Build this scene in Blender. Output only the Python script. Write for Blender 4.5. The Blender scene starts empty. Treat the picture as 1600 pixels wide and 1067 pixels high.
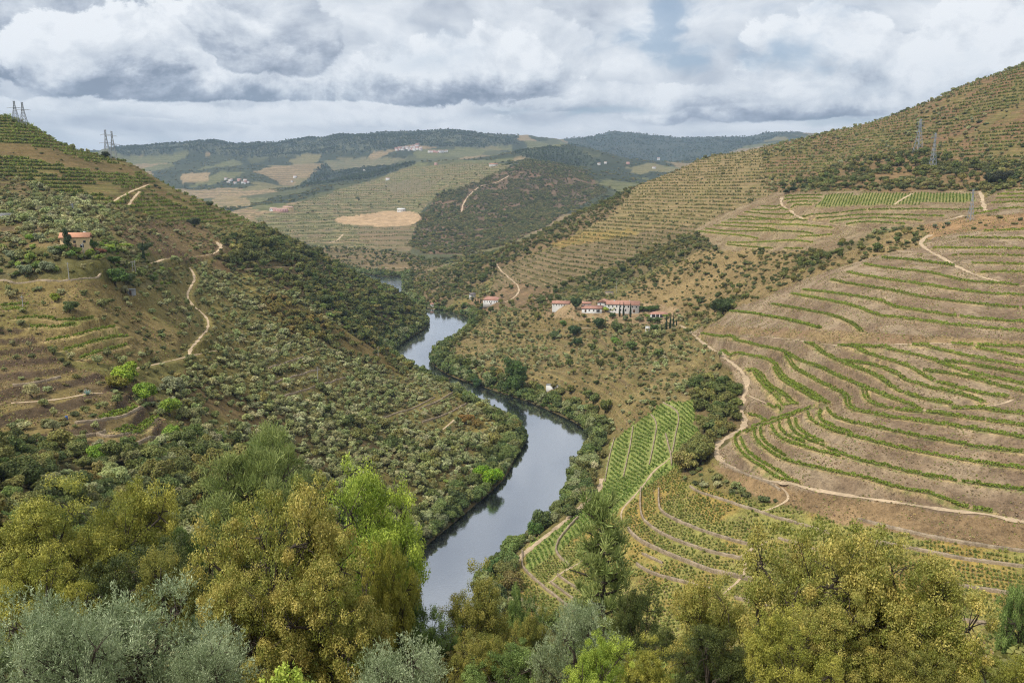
import bpy, math, random
import numpy as np
R = math.radians
scene = bpy.context.scene
C = scene.collection

# ------------------------------------------------------------------ camera
FPX, CX, CY, PITCH, HC = 1244.4, 800.0, 533.5, math.atan((533.5 - 300.0) / 1244.4), 130.0
cam_d = bpy.data.cameras.new('camera')
cam_d.sensor_width = 36.0; cam_d.lens = 28.0
cam_d.clip_start = 0.5; cam_d.clip_end = 60000
cam = bpy.data.objects.new('camera', cam_d); C.objects.link(cam)
cam.location = (0, 0, HC); cam.rotation_euler = (math.pi / 2 - PITCH, 0, 0)
scene.camera = cam
scene.view_settings.view_transform = 'Standard'; scene.view_settings.look = 'None'
scene.view_settings.exposure = 0.32; scene.view_settings.gamma = 1.0
scene.view_settings.use_curve_mapping = False
scene.cycles.use_denoising = True; scene.cycles.denoising_prefilter = 'NONE'; scene.cycles.filter_width = 1.15
scene.cycles.max_bounces = 5; scene.cycles.diffuse_bounces = 2; scene.cycles.glossy_bounces = 2
scene.cycles.transmission_bounces = 3; scene.cycles.transparent_max_bounces = 4; scene.cycles.volume_bounces = 0
scene.cycles.caustics_reflective = False; scene.cycles.caustics_refractive = False
scene.cycles.sample_clamp_indirect = 4.0

SUN_EL, SUN_AZ = R(52), R(-128)           # azimuth measured from +Y towards +X: behind the camera, to the left

# ------------------------------------------------------------------ node helper
class NT:
    def __init__(s, tree): s.t = tree; s.n = tree.nodes; s.l = tree.links
    def new(s, typ, **kw):
        nd = s.n.new(typ)
        for k, v in kw.items(): setattr(nd, k, v)
        return nd
    def put(s, sock, v):
        if isinstance(v, bpy.types.NodeSocket): s.l.new(v, sock)
        elif v is not None: sock.default_value = v
    def math(s, op, a, b=None, c=None, clamp=False):
        nd = s.new('ShaderNodeMath', operation=op, use_clamp=clamp)
        s.put(nd.inputs[0], a); s.put(nd.inputs[1], b); s.put(nd.inputs[2], c)
        return nd.outputs[0]
    def vmath(s, op, a, b=None, c=None):
        nd = s.new('ShaderNodeVectorMath', operation=op)
        s.put(nd.inputs[0], a); s.put(nd.inputs[1], b)
        if c is not None: s.put(nd.inputs[2], c)
        return nd.outputs[0]
    def mix(s, f, a, b, mode='MIX', clamp=True):
        nd = s.new('ShaderNodeMix', data_type='RGBA', blend_type=mode); nd.clamp_factor = clamp
        s.put(nd.inputs[0], f); s.put(nd.inputs[6], a); s.put(nd.inputs[7], b)
        return nd.outputs[2]
    def ramp(s, f, lo, hi, a=0.0, b=1.0, smooth=True):
        nd = s.new('ShaderNodeMapRange', interpolation_type='SMOOTHSTEP' if smooth else 'LINEAR')
        s.put(nd.inputs[0], f); s.put(nd.inputs[1], lo); s.put(nd.inputs[2], hi); s.put(nd.inputs[3], a); s.put(nd.inputs[4], b)
        return nd.outputs[0]
    def noise(s, vec, scale, detail=4, rough=0.55, dist=0.0, ntype=None):
        nd = s.new('ShaderNodeTexNoise')
        if ntype: nd.noise_type = ntype
        s.put(nd.inputs['Vector'], vec); s.put(nd.inputs['Scale'], scale); nd.inputs['Detail'].default_value = detail
        nd.inputs['Roughness'].default_value = rough; nd.inputs['Distortion'].default_value = dist
        return nd.outputs[0]

# ------------------------------------------------------------------ world: Nishita sky behind broken cloud
w = bpy.data.worlds.new('World'); scene.world = w; w.use_nodes = True
T = NT(w.node_tree); T.n.clear()
out = T.new('ShaderNodeOutputWorld'); bg = T.new('ShaderNodeBackground'); T.l.new(bg.outputs[0], out.inputs[0])
sky = T.new('ShaderNodeTexSky'); sky.sky_type = 'NISHITA'; sky.sun_disc = False
sky.sun_elevation = SUN_EL; sky.sun_rotation = SUN_AZ; sky.dust_density = 2.0; sky.altitude = 300
tc = T.new('ShaderNodeTexCoord'); D = tc.outputs['Generated']
sp = T.new('ShaderNodeSeparateXYZ'); T.l.new(D, sp.inputs[0]); dx, dy, dz = sp.outputs
elev = T.math('MAXIMUM', dz, 0.0)
az = T.math('ARCTAN2', dx, dy)
# cloud space: banks that get flatter towards the horizon
hgt = T.math('POWER', T.math('ADD', elev, 0.01), 0.62)
cv = T.new('ShaderNodeCombineXYZ')
T.l.new(T.math('MULTIPLY', dx, 3.5), cv.inputs[0]); T.l.new(T.math('MULTIPLY', dy, 3.5), cv.inputs[1]); T.l.new(T.math('MULTIPLY', hgt, 5.2), cv.inputs[2])
P0 = cv.outputs[0]
wob = T.new('ShaderNodeTexNoise'); T.put(wob.inputs['Vector'], P0); wob.inputs['Scale'].default_value = 2.2; wob.inputs['Detail'].default_value = 3
P = T.vmath('ADD', P0, T.vmath('SCALE', T.vmath('SUBTRACT', wob.outputs[1], (0.5, 0.5, 0.5)), None))
P.node.inputs[1].links[0].from_node.inputs['Scale'].default_value = 0.35
def cloudfield(p):
    a = T.noise(p, 1.35, 6, 0.54)
    b = T.noise(T.vmath('ADD', p, (3.7, 1.3, 9.1)), 3.6, 4, 0.58)
    return T.math('ADD', T.math('MULTIPLY', a, 0.72), T.math('MULTIPLY', b, 0.28))
n0 = cloudfield(P); n1 = cloudfield(T.vmath('ADD', P, (0.05, 0.03, 0.16)))
# the particular cloud banks of this day: (azimuth, elevation, half width, half height, amount)
def pix_dir(u, v):
    a = (u - CX) / FPX; b = (CY - v) / FPX
    X, Y, Z = a, math.cos(PITCH) + b * math.sin(PITCH), b * math.cos(PITCH) - math.sin(PITCH)
    L = math.sqrt(X * X + Y * Y + Z * Z)
    return math.atan2(X, Y), Z / L
def blob(u, v, ru, rv):
    a0, e0 = pix_dir(u, v)
    x = T.math('DIVIDE', T.math('SUBTRACT', az, a0), ru / FPX); y = T.math('DIVIDE', T.math('SUBTRACT', elev, e0), rv / FPX)
    wv = T.math('MULTIPLY', T.math('SUBTRACT', n0, 0.5), 5.0)
    r = T.math('ADD', T.math('SQRT', T.math('ADD', T.math('MULTIPLY', x, x), T.math('MULTIPLY', y, y))), wv)
    return T.ramp(r, 1.25, 0.15)
def total(lst):
    acc = None
    for u, v, ru, rv, s in lst:
        t = T.math('MULTIPLY', blob(u, v, ru, rv), s)
        acc = t if acc is None else T.math('ADD', acc, t)
    return acc
gap = total([(1090, 75, 200, 44, .9), (1000, 50, 150, 40, .35), (1200, 15, 230, 28, .5), (930, 172, 150, 9, .5), (1330, 190, 90, 8, .4)])
dark = total([(60, 40, 200, 45, .45), (450, 60, 120, 60, .4), (280, 197, 260, 9, .5), (560, 172, 230, 10, .35), (860, 70, 70, 90, .25), (1230, 176, 170, 15, .5)])
light = total([(170, 165, 190, 18, .45), (480, 188, 300, 16, .4), (700, 20, 190, 30, .3), (880, 198, 240, 14, .5), (1170, 198, 140, 7, .5), (330, 20, 120, 25, .3)])
lit = T.math('MULTIPLY', T.math('SUBTRACT', n0, n1), 3.0)
shade = T.math('ADD', T.math('ADD', 0.70, lit), T.math('MULTIPLY', T.math('SUBTRACT', 0.53, n0), 1.3))
shade = T.math('SUBTRACT', T.math('ADD', shade, T.math('MULTIPLY', light, 0.30)), T.math('MULTIPLY', dark, 0.42))
# separate heaps of cumulus: bright billowing tops, flat grey bases
qv = T.new('ShaderNodeCombineXYZ'); T.l.new(T.math('MULTIPLY', az, 8.0), qv.inputs[0]); T.l.new(T.math('MULTIPLY', elev, 11.0), qv.inputs[1])
bil0 = T.noise(qv.outputs[0], .8, 7, 0.62, 0.2); bil1 = T.noise(T.vmath('ADD', qv.outputs[0], (-.08, .20, 0)), .8, 7, 0.62, 0.2)
ew = T.math('MULTIPLY', T.math('SUBTRACT', bil0, 0.5), 2.6)
relief = T.math('MULTIPLY', T.math('SUBTRACT', bil0, bil1), 2.8)
def heap(shade, u, v, ru, rv, base, top, op=1.0, flat=1.7):
    a0, e0 = pix_dir(u, v)
    x = T.math('DIVIDE', T.math('SUBTRACT', az, a0), ru / FPX); y = T.math('DIVIDE', T.math('SUBTRACT', elev, e0), rv / FPX)
    yd = T.math('MULTIPLY', T.math('MINIMUM', y, 0.0), flat); yu = T.math('MAXIMUM', y, 0.0)
    r = T.math('SQRT', T.math('ADD', T.math('MULTIPLY', x, x), T.math('ADD', T.math('MULTIPLY', yd, yd), T.math('MULTIPLY', yu, yu))))
    m = T.math('MULTIPLY', T.ramp(T.math('SUBTRACT', r, ew), 1.02, 0.88), op)
    val = T.math('ADD', T.ramp(T.math('ADD', y, T.math('MULTIPLY', ew, .75)), -.62, .22, base, top), relief)
    nd = T.new('ShaderNodeMix', data_type='FLOAT'); T.put(nd.inputs[0], m); T.put(nd.inputs[2], shade); T.put(nd.inputs[3], val)
    return nd.outputs[0]
for h_ in ((1450, 128, 270, 105, .50, .95, .92), (1210, 172, 190, 34, .08, .74, .95), (980, 158, 250, 30, .42, .82, .75), (840, 95, 110, 70, .45, .8, .6), (670, 122, 225, 72, .02, .92, .97), (20, 70, 200, 85, .03, .36, .95), (130, 25, 260, 55, .10, .40, .85), (270, 118, 215, 80, -.12, .95, 1.0), (450, 70, 110, 75, .18, .55, .8), (420, 182, 330, 22, .66, .98, .7)):
    shade = heap(shade, *h_)
shade = T.math('ADD', shade, T.ramp(elev, .105, .03, 0.0, .14), clamp=True)
rampn = T.new('ShaderNodeValToRGB'); T.l.new(shade, rampn.inputs[0])
cr = rampn.color_ramp; cr.elements[0].position = 0.0; cr.elements[0].color = (0.20, 0.235, 0.30, 1)
cr.elements[1].position = 1.0; cr.elements[1].color = (0.80, 0.82, 0.84, 1)
e = cr.elements.new(0.35); e.color = (0.36, 0.40, 0.47, 1)
e = cr.elements.new(0.68); e.color = (0.60, 0.635, 0.68, 1)
cover = T.ramp(T.math('SUBTRACT', T.math('ADD', n0, T.math('MULTIPLY', dark, .2)), T.math('MULTIPLY', gap, 0.34)), 0.24, 0.52, 0.30, 1.0)
cover = T.math('MULTIPLY', cover, T.math('SUBTRACT', 1.0, T.math('MULTIPLY', T.math('MINIMUM', gap, 1.0), 0.42)))
skyc = T.vmath('SCALE', sky.outputs[0]); skyc.node.inputs['Scale'].default_value = 0.085
# thin veil over the blue
veil = T.mix(0.30, skyc, (0.46, 0.58, 0.72, 1))
col = T.mix(cover, veil, rampn.outputs[0])
T.l.new(col, bg.inputs[0]); bg.inputs[1].default_value = 1.0

w.cycles.sampling_method = 'NONE'
sun_d = bpy.data.lights.new('sun', 'SUN'); sun_d.energy = 2.7; sun_d.angle = R(10); sun_d.color = (1.0, 0.955, 0.88)
sun = bpy.data.objects.new('sun', sun_d); C.objects.link(sun)
sv = np.array([math.sin(SUN_AZ) * math.cos(SUN_EL), math.cos(SUN_AZ) * math.cos(SUN_EL), math.sin(SUN_EL)])
from mathutils import Vector
sun.rotation_euler = Vector(sv).to_track_quat('Z', 'Y').to_euler()
# ------------------------------------------------------------------ numpy helpers
def hash2(ix, iy, seed):
    h = (ix.astype(np.int64) * 374761393 + iy.astype(np.int64) * 668265263 + seed * 974634777) & 0xFFFFFFFF
    h = ((h ^ (h >> 13)) * 1274126177) & 0xFFFFFFFF
    h = h ^ (h >> 16)
    return (h & 0xFFFFFF) / float(0xFFFFFF)
def vnoise(x, y, seed=0):
    ix = np.floor(x); iy = np.floor(y); fx = x - ix; fy = y - iy
    fx = fx * fx * fx * (fx * (fx * 6 - 15) + 10); fy = fy * fy * fy * (fy * (fy * 6 - 15) + 10)
    a = hash2(ix, iy, seed); b = hash2(ix + 1, iy, seed); c = hash2(ix, iy + 1, seed); d = hash2(ix + 1, iy + 1, seed)
    return (a + (b - a) * fx) * (1 - fy) + (c + (d - c) * fx) * fy
def fbm(x, y, octv=4, seed=0, gain=0.5):
    s = 0; amp = 1; tot = 0
    for i in range(octv):
        s = s + amp * (vnoise(x, y, seed + i * 17) * 2 - 1); tot += amp; amp *= gain
        x = x * 2.03 + 11.3; y = y * 2.03 - 7.1
    return s / tot
def sstep(x, lo, hi):
    t = np.clip((x - lo) / (hi - lo), 0, 1); return t * t * (3 - 2 * t)
def lin(rgb):
    c = np.array(rgb, float) / 255.0
    return np.where(c <= 0.04045, c / 12.92, ((c + 0.055) / 1.055) ** 2.4)
CP, SP = math.cos(PITCH), math.sin(PITCH)
def ray(u, v):                                     # pixel -> (X/Y, rise per metre of Y)
    a = (np.asarray(u, float) - CX) / FPX; b = (CY - np.asarray(v, float)) / FPX
    den = CP + b * SP
    return a / den, (b * CP - SP) / den
def project(X, Y, Z):
    dzv = Z - HC; dep = Y * CP - dzv * SP; up = Y * SP + dzv * CP
    dep = np.maximum(dep, 0.1)
    return CX + FPX * X / dep, CY - FPX * up / dep
def mesh_np(name, V, quads=None, tris=None, mats=(), midx=None, attrs=None, smooth=False):
    me = bpy.data.meshes.new(name)
    V = np.asarray(V, np.float32); nq = 0 if quads is None else len(quads); nt = 0 if tris is None else len(tris)
    me.vertices.add(len(V)); me.vertices.foreach_set('co', V.ravel())
    li = []
    if nq: li.append(np.asarray(quads, np.int32).ravel())
    if nt: li.append(np.asarray(tris, np.int32).ravel())
    li = np.concatenate(li); me.loops.add(len(li)); me.loops.foreach_set('vertex_index', li)
    tot = np.concatenate([np.full(nq, 4, np.int32), np.full(nt, 3, np.int32)])
    st = np.concatenate([[0], np.cumsum(tot)[:-1]]).astype(np.int32)
    me.polygons.add(nq + nt); me.polygons.foreach_set('loop_start', st); me.polygons.foreach_set('loop_total', tot)
    for m in mats: me.materials.append(m)
    if midx is not None: me.polygons.foreach_set('material_index', np.asarray(midx, np.int32))
    if smooth: me.polygons.foreach_set('use_smooth', np.ones(nq + nt, bool))
    if attrs:
        for k, (dom, typ, arr) in attrs.items():
            at = me.attributes.new(k, typ, dom)
            at.data.foreach_set('color' if typ == 'FLOAT_COLOR' else 'value', np.asarray(arr, np.float32).ravel())
    me.update(calc_edges=True)
    return me
def link(name, me, parent=None, loc=None, **props):
    o = bpy.data.objects.new(name, me); C.objects.link(o)
    if parent is not None: o.parent = parent
    if loc is not None: o.location = loc
    for k, v in props.items(): o[k] = v
    return o

# ------------------------------------------------------------------ terrain: control points (pixel u, v, forward distance) -> one height field
CTRL = """
0 760 140;0 700 190;0 650 210;0 600 230;0 540 250;0 480 270;0 437 290;0 380 330;0 330 430;0 300 480;0 250 560;0 215 600;0 180 640
115 388 311;200 700 200;200 620 240;200 560 270;200 480 310;200 440 330;200 400 360;200 350 440;200 310 540;200 280 620;200 254 690;100 228 660;60 203 650;110 300 520
300 640 255;300 560 300;300 500 370;300 430 460;300 390 520;300 350 580;330 319 700;260 287 690
400 760 215;400 700 260;400 600 320;400 540 400;400 480 480;400 420 540;400 380 610;400 349 720;480 391 750;540 423 780;600 452 800;630 468 800;655 487 795
500 760 260;500 700 300;500 620 370;500 560 430;500 500 520;500 440 620
600 800 270;600 720 330;600 660 400;600 600 480;600 540 600;600 503 680;560 475 690
700 650 430;700 700 375;700 760 320;780 690 400
750 540 640;800 560 560;850 600 470;900 600 460;950 600 440;1000 600 430;1050 600 420;1100 600 405
850 520 640;900 540 580;950 540 560;1000 540 540;1050 540 520;1100 560 450
880 482 650;965 489 636;1040 492 615;1065 510 560;800 480 760;765 474 820;700 470 900;650 455 1050
900 440 800;900 400 900;900 360 1000;900 336 1100;800 440 900;800 400 1050;800 386 1130;720 425 1080;850 362 1120
1000 440 740;1000 400 820;1000 350 930;1000 310 1050;1000 288 1150
1100 480 590;1100 440 640;1100 400 700;1100 370 760;1100 320 900;1100 270 1050;1100 247 1150
1200 495 450;1200 460 490;1200 420 560;1200 380 640;1200 330 740;1200 290 880;1200 250 1000;1200 229 1150
1300 440 440;1250 440 480;1300 400 520;1300 365 590;1400 440 400;1500 440 385;1600 440 375;1150 520 440
1270 325 650;1270 300 700;1400 325 600;1400 300 650;1500 325 570;1500 298 640;1400 355 540;1440 380 480;1520 380 455;1600 380 440;1600 340 500;1600 300 580
1400 280 720;1400 240 830;1400 200 960;1400 180 1050;1300 205 1150;1300 240 980;1300 275 820;1500 140 980;1500 190 880;1600 105 900;1600 250 700;1600 180 800;1500 230 800;1500 270 700
1400 540 320;1500 540 315;1600 540 308;1250 540 370;1150 560 400;1170 600 370;1165 660 335;1300 620 310;1450 620 285;1600 620 270;1400 490 358;1600 490 340;1250 490 420
1250 700 270;1400 700 250;1600 700 235;1120 700 305;1250 760 245;1400 780 230;1600 800 213;1190 740 262
1060 620 390;1080 700 320;1000 700 345;960 690 380;940 760 330;1050 760 285;1000 800 270;1100 800 255;1200 800 240;880 820 275;820 880 258
950 900 235;1100 900 215;1250 870 220;1400 880 200;1600 900 190;1600 1000 165;1400 1000 170;1200 1000 180;1000 1000 195;850 960 215
560 425 1270;640 430 1200;540 400 1450;620 400 1400;480 375 1600;700 400 1450;650 380 1600;600 370 1700;540 350 1900;640 345 1950;620 328 2200;430 332 2000;480 350 1800;560 330 2150;400 350 1750
700 370 1700;760 350 1850;700 300 2200;830 258 2500;770 275 2400;900 287 2350;900 320 2100;820 330 2000;950 305 2250
650 290 2600;560 300 2600;720 262 2900;640 262 3050;600 278 2900;790 259 2850;500 310 2500
590 212 5000;660 232 4600;600 248 4200;530 268 4000;450 288 3600;400 300 3200;350 315 2900;300 290 3500;250 265 4000;285 280 3700;330 262 4100;370 280 3500;420 262 4200;440 275 3700;545 252 4300;560 270 3900;500 262 4000;180 241 4500;250 238 4600;320 228 4700;400 237 4700;480 225 4900;700 212 5000;790 221 5000;850 224 5000;400 265 4000;480 252 4300
880 233 3600;930 250 3400;1000 282 3200;860 242 3300;940 272 3000;820 240 3300
960 211 6500;900 222 6300;1080 222 6500;1180 217 6500;1260 212 6500;1000 255 5200;1060 262 4800
"""
cu, cv_, cd = np.array([[float(q) for q in t.split()] for ln in CTRL.strip().splitlines() for t in ln.split(';')]).T
ca, ct = ray(cu, cv_)
PA, PS, PT = list(ca), list(np.log(cd / 100)), list(ct)
def addw(a, Y, z): PA.append(a); PS.append(math.log(Y / 100)); PT.append((z - HC) / Y)
for a, prof in ((0.0, ((5, 125), (8, 122), (20, 114), (35, 103.5), (60, 86), (100, 57), (150, 23), (190, 5))),
                (-0.33, ((5, 125), (8, 122), (20, 114), (35, 103.5), (60, 87), (100, 64), (150, 48))),
                (-0.66, ((5, 125), (8, 122.5), (20, 114), (35, 104.5), (60, 93), (100, 82))),
                (-0.95, ((8, 123), (20, 115), (60, 100), (140, 90), (300, 118), (640, 215))),
                (0.33, ((5, 125), (8, 122), (20, 114), (35, 103), (60, 84), (100, 50), (145, 22))),
                (0.66, ((5, 125), (8, 122), (20, 114), (35, 103), (60, 83), (100, 55), (140, 34))),
                (0.95, ((8, 121), (20, 112), (60, 84), (140, 44), (240, 62), (420, 100), (900, 300))),
                # behind the skylines the ground falls away again
                (-0.64, ((900, 120), (1500, 60), (3000, 120), (5000, 330), (8000, 260))), (-0.5, ((900, 95), (1400, 50), (2200, 70), (7000, 250))),
                (-0.36, ((880, 60), (1200, 25), (1800, 45), (7000, 250))), (-0.25, ((900, 30), (1150, 10), (7000, 240))), (-0.17, ((900, 12), (1000, 4), (3600, 190), (7000, 250))),
                (-0.07, ((3700, 200), (7000, 260))), (0.08, ((1300, 40), (1700, 60), (3200, 190), (4500, 230), (9000, 200))), (0.17, ((1400, 80), (2000, 100), (2800, 150), (4200, 250), (9000, 220))),
                (0.33, ((1500, 120), (2500, 180), (4500, 350), (9000, 200))), (0.5, ((1500, 190), (2500, 200), (9000, 200))), (0.66, ((1200, 270), (2000, 250), (9000, 200))), (0.95, ((2000, 250), (9000, 200))), (-0.95, ((1500, 100), (4000, 200), (9000, 220)))):
    for Y, z in prof: addw(a, Y, z)
PA, PS, PT = map(np.array, (PA, PS, PT)); KS = 0.62
def kern(a, s, a2, s2): return np.sqrt((a - a2) ** 2 + (KS * (s - s2)) ** 2 + 0.018 ** 2)
M = kern(PA[:, None], PS[:, None], PA[None], PS[None]); n = len(PA)
M[np.arange(n), np.arange(n)] += 0.0
A_ = np.zeros((n + 3, n + 3)); A_[:n, :n] = M; A_[:n, n] = 1; A_[:n, n + 1] = PA; A_[:n, n + 2] = PS; A_[n:, :n] = A_[:n, n:].T
sol = np.linalg.solve(A_, np.concatenate([PT, [0, 0, 0]]))
NA = 840; AMAX = 0.86
GA = np.linspace(-AMAX, AMAX, NA)
GY = np.unique(np.concatenate([np.geomspace(5, 120, 80), np.geomspace(120, 1000, 650), np.geomspace(1000, 9000, 260)]))
GS = np.log(GY / 100); NS = len(GS)
# evaluate on a coarse lattice, then cubic-ish upsample
ka = np.linspace(-AMAX, AMAX, 216); ks = np.linspace(GS[0], GS[-1], 420)
coarse = np.zeros((len(ks), len(ka)))
for i, s_ in enumerate(ks):
    coarse[i] = kern(ka[:, None], s_, PA[None], PS[None]) @ sol[:n] + sol[n] + sol[n + 1] * ka + sol[n + 2] * s_
def bil(G, x0, dx_, nx, y0, dy_, ny, x, y):
    fx = np.clip((x - x0) / dx_, 0, nx - 1.001); fy = np.clip((y - y0) / dy_, 0, ny - 1.001)
    ix = fx.astype(int); iy = fy.astype(int); fx = fx - ix; fy = fy - iy
    return (G[iy, ix] * (1 - fx) + G[iy, ix + 1] * fx) * (1 - fy) + (G[iy + 1, ix] * (1 - fx) + G[iy + 1, ix + 1] * fx) * fy
AA, SS = np.meshgrid(GA, GS)
YY = np.exp(SS) * 100; XX = AA * YY
TT = bil(coarse, ka[0], ka[1] - ka[0], len(ka), ks[0], ks[1] - ks[0], len(ks), AA, SS)
ZZ = HC + TT * YY
# natural relief
nearm = sstep(YY, 90, 260)
ZZ += nearm * (fbm(XX / 55, YY / 55, 4, 3) * np.clip(YY / 500, .5, 1.0) * 2.4)
ZZ += sstep(YY, 1250, 2200) * (1 - np.abs(fbm(XX / 420, YY / 420, 5, 9)) * 2.0) * 20 * np.clip(YY / 3000, .5, 1.6)
# ------------------------------------------------------------------ river (pixels of the shoreline, water level z = 0)
def on_water(pts):
    u, v = np.array(pts, float).T; a, t = ray(u, v); Y = -HC / t
    return np.stack([a * Y, Y], 1)
LBANK = [(560, 1100), (600, 1010), (632, 945), (642, 890), (650, 866), (690, 832), (735, 795), (780, 757), (795, 738), (805, 715), (822, 690), (826, 682), (795, 660), (757, 640), (727, 620), (697, 604), (662, 589), (637, 574), (618, 560), (614, 548), (640, 528), (664, 514), (672, 503), (664, 491), (640, 482), (622, 470), (604, 458), (588, 447), (584, 440), (560, 434), (520, 428)]
RBANK = [(520, 424), (570, 428), (600, 432.5), (630, 431), (629, 446), (628, 456), (640, 470), (660, 480), (702, 486), (728, 493), (736, 500), (733, 512), (716, 528), (694, 540), (675, 556), (672, 566), (692, 582), (722, 594), (748, 602), (778, 612), (803, 620), (843, 634), (878, 650), (903, 662), (919, 677), (923, 692), (910, 707), (895, 727), (886, 760), (880, 786), (868, 803), (845, 824), (806, 850), (770, 886), (755, 912), (748, 940), (735, 980), (715, 1015), (690, 1060), (670, 1110)]
RIV = on_water(LBANK + RBANK)
def smooth_closed(P, it=2):
    for _ in range(it):
        Q = np.empty((len(P) * 2, 2)); N_ = np.roll(P, -1, 0)
        Q[0::2] = .75 * P + .25 * N_; Q[1::2] = .25 * P + .75 * N_; P = Q
    return P
RIV = smooth_closed(RIV, 1)
def seg_dist(px, py, poly, closed=True):
    best = np.full(px.shape, 1e9)
    m = len(poly) if closed else len(poly) - 1
    for i in range(m):
        x1, y1 = poly[i]; x2, y2 = poly[(i + 1) % len(poly)]
        dxs, dys = x2 - x1, y2 - y1; L = dxs * dxs + dys * dys + 1e-9
        t = np.clip(((px - x1) * dxs + (py - y1) * dys) / L, 0, 1)
        best = np.minimum(best, (px - x1 - t * dxs) ** 2 + (py - y1 - t * dys) ** 2)
    return np.sqrt(best)
def inside(px, py, poly):
    r = np.zeros(px.shape, bool); j = len(poly) - 1
    for i in range(len(poly)):
        xi, yi = poly[i]; xj, yj = poly[j]
        c = ((yi > py) != (yj > py)) & (px < (xj - xi) * (py - yi) / (yj - yi + 1e-12) + xi)
        r ^= c; j = i
    return r
rmask = (YY > 140) & (YY < 1500) & (XX > RIV[:, 0].min() - 60) & (XX < RIV[:, 0].max() + 60)
rd = np.full(XX.shape, 999.0); ridx = np.where(rmask)
dd = seg_dist(XX[ridx], YY[ridx], RIV); ins = inside(XX[ridx], YY[ridx], RIV)
rd[ridx] = np.where(ins, -dd, dd)
o_ = rd > 0
bankz = 0.25 + 0.42 * np.minimum(rd, 40)
keep = np.maximum(ZZ, 0.4 + 0.08 * np.clip(rd, 0, 60))
ZZ = np.where(o_ & (rd < 900), bankz + (keep - bankz) * sstep(rd, 0, 32), ZZ)
ZZ = np.where(rd <= 0, -0.4 - 0.25 * np.minimum(-rd, 12), ZZ)

class Field:                                       # sampling and ray casting on the height field
    def upd(s):
        s.T = (ZZ - HC) / YY
    def idx(s, X, Y):
        a = X / Y; fa = (a + AMAX) / (2 * AMAX) * (NA - 1); fs = np.interp(np.log(np.maximum(Y, 5.01) / 100), GS, np.arange(NS))
        return np.clip(fa, 0, NA - 1.001), np.clip(fs, 0, NS - 1.001)
    def samp(s, G, X, Y):
        X = np.asarray(X, float); Y = np.asarray(Y, float)
        fa, fs = s.idx(X, Y); ia = fa.astype(int); is_ = fs.astype(int); fa = fa - ia; fs = fs - is_
        return (G[is_, ia] * (1 - fa) + G[is_, ia + 1] * fa) * (1 - fs) + (G[is_ + 1, ia] * (1 - fa) + G[is_ + 1, ia + 1] * fa) * fs
    def z(s, X, Y): return s.samp(ZZ, X, Y)
    def hit(s, u, v, dmin=70.0, dmax=9000.0):
        a, t = ray(u, v); a = float(a); t = float(t)
        fa = min(max((a + AMAX) / (2 * AMAX) * (NA - 1), 0), NA - 1.001); ia = int(fa); fa -= ia
        col = s.T[:, ia] * (1 - fa) + s.T[:, ia + 1] * fa
        i0 = int(np.searchsorted(GY, dmin)); i1 = int(np.searchsorted(GY, dmax))
        k = np.nonzero(col[i0:i1] >= t)[0]
        if len(k) == 0: k = i1 - 1; Y = GY[k]
        else:
            k = k[0] + i0
            if k > i0:
                c0, c1 = col[k - 1], col[k]; f = (t - c0) / (c1 - c0 + 1e-12); Y = GY[k - 1] + (GY[k] - GY[k - 1]) * min(max(f, 0), 1)
            else: Y = GY[k]
        X = a * Y
        return X, Y, float(s.z(X, Y))
    def maxt(s):                                   # running horizon, for visibility
        s.H = np.maximum.accumulate(s.T * np.where(YY > 60, 1, 1), axis=0)
    def vis(s, X, Y, Z):
        t = (Z - HC) / Y
        return t >= s.samp(s.H, X, Y) - 0.0005
F = Field(); F.upd()
def densify(pts, step=4.0):
    pts = np.array(pts, float); o = [pts[0]]
    # Catmull-Rom through the traced points
    n_ = len(pts)
    for i in range(n_ - 1):
        p0 = pts[max(i - 1, 0)]; p1 = pts[i]; p2 = pts[i + 1]; p3 = pts[min(i + 2, n_ - 1)]
        m = max(1, int(np.hypot(*(p2 - p1)) / step))
        for k in range(1, m + 1):
            t = k / m
            o.append(0.5 * ((2 * p1) + (-p0 + p2) * t + (2 * p0 - 5 * p1 + 4 * p2 - p3) * t * t + (-p0 + 3 * p1 - 3 * p2 + p3) * t ** 3))
    return np.array(o)
def drape(pts, dmin=70, dmax=9000, spacing=0.8, smooth=3):
    """traced pixel line -> ground line in metres, evenly spaced"""
    P = np.array([F.hit(u, v, dmin, dmax)[:2] for u, v in densify(pts)])
    for _ in range(smooth):
        if len(P) > 2: P[1:-1] = 0.25 * P[:-2] + 0.5 * P[1:-1] + 0.25 * P[2:]
    L = np.concatenate([[0], np.cumsum(np.hypot(*np.diff(P, axis=0).T))])
    m = max(2, int(L[-1] / spacing) + 1); q = np.linspace(0, L[-1], m)
    return np.stack([np.interp(q, L, P[:, 0]), np.interp(q, L, P[:, 1])], 1)
BENCH = np.zeros(XX.shape); NEAR = np.full(XX.shape, 99.0); 
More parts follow.
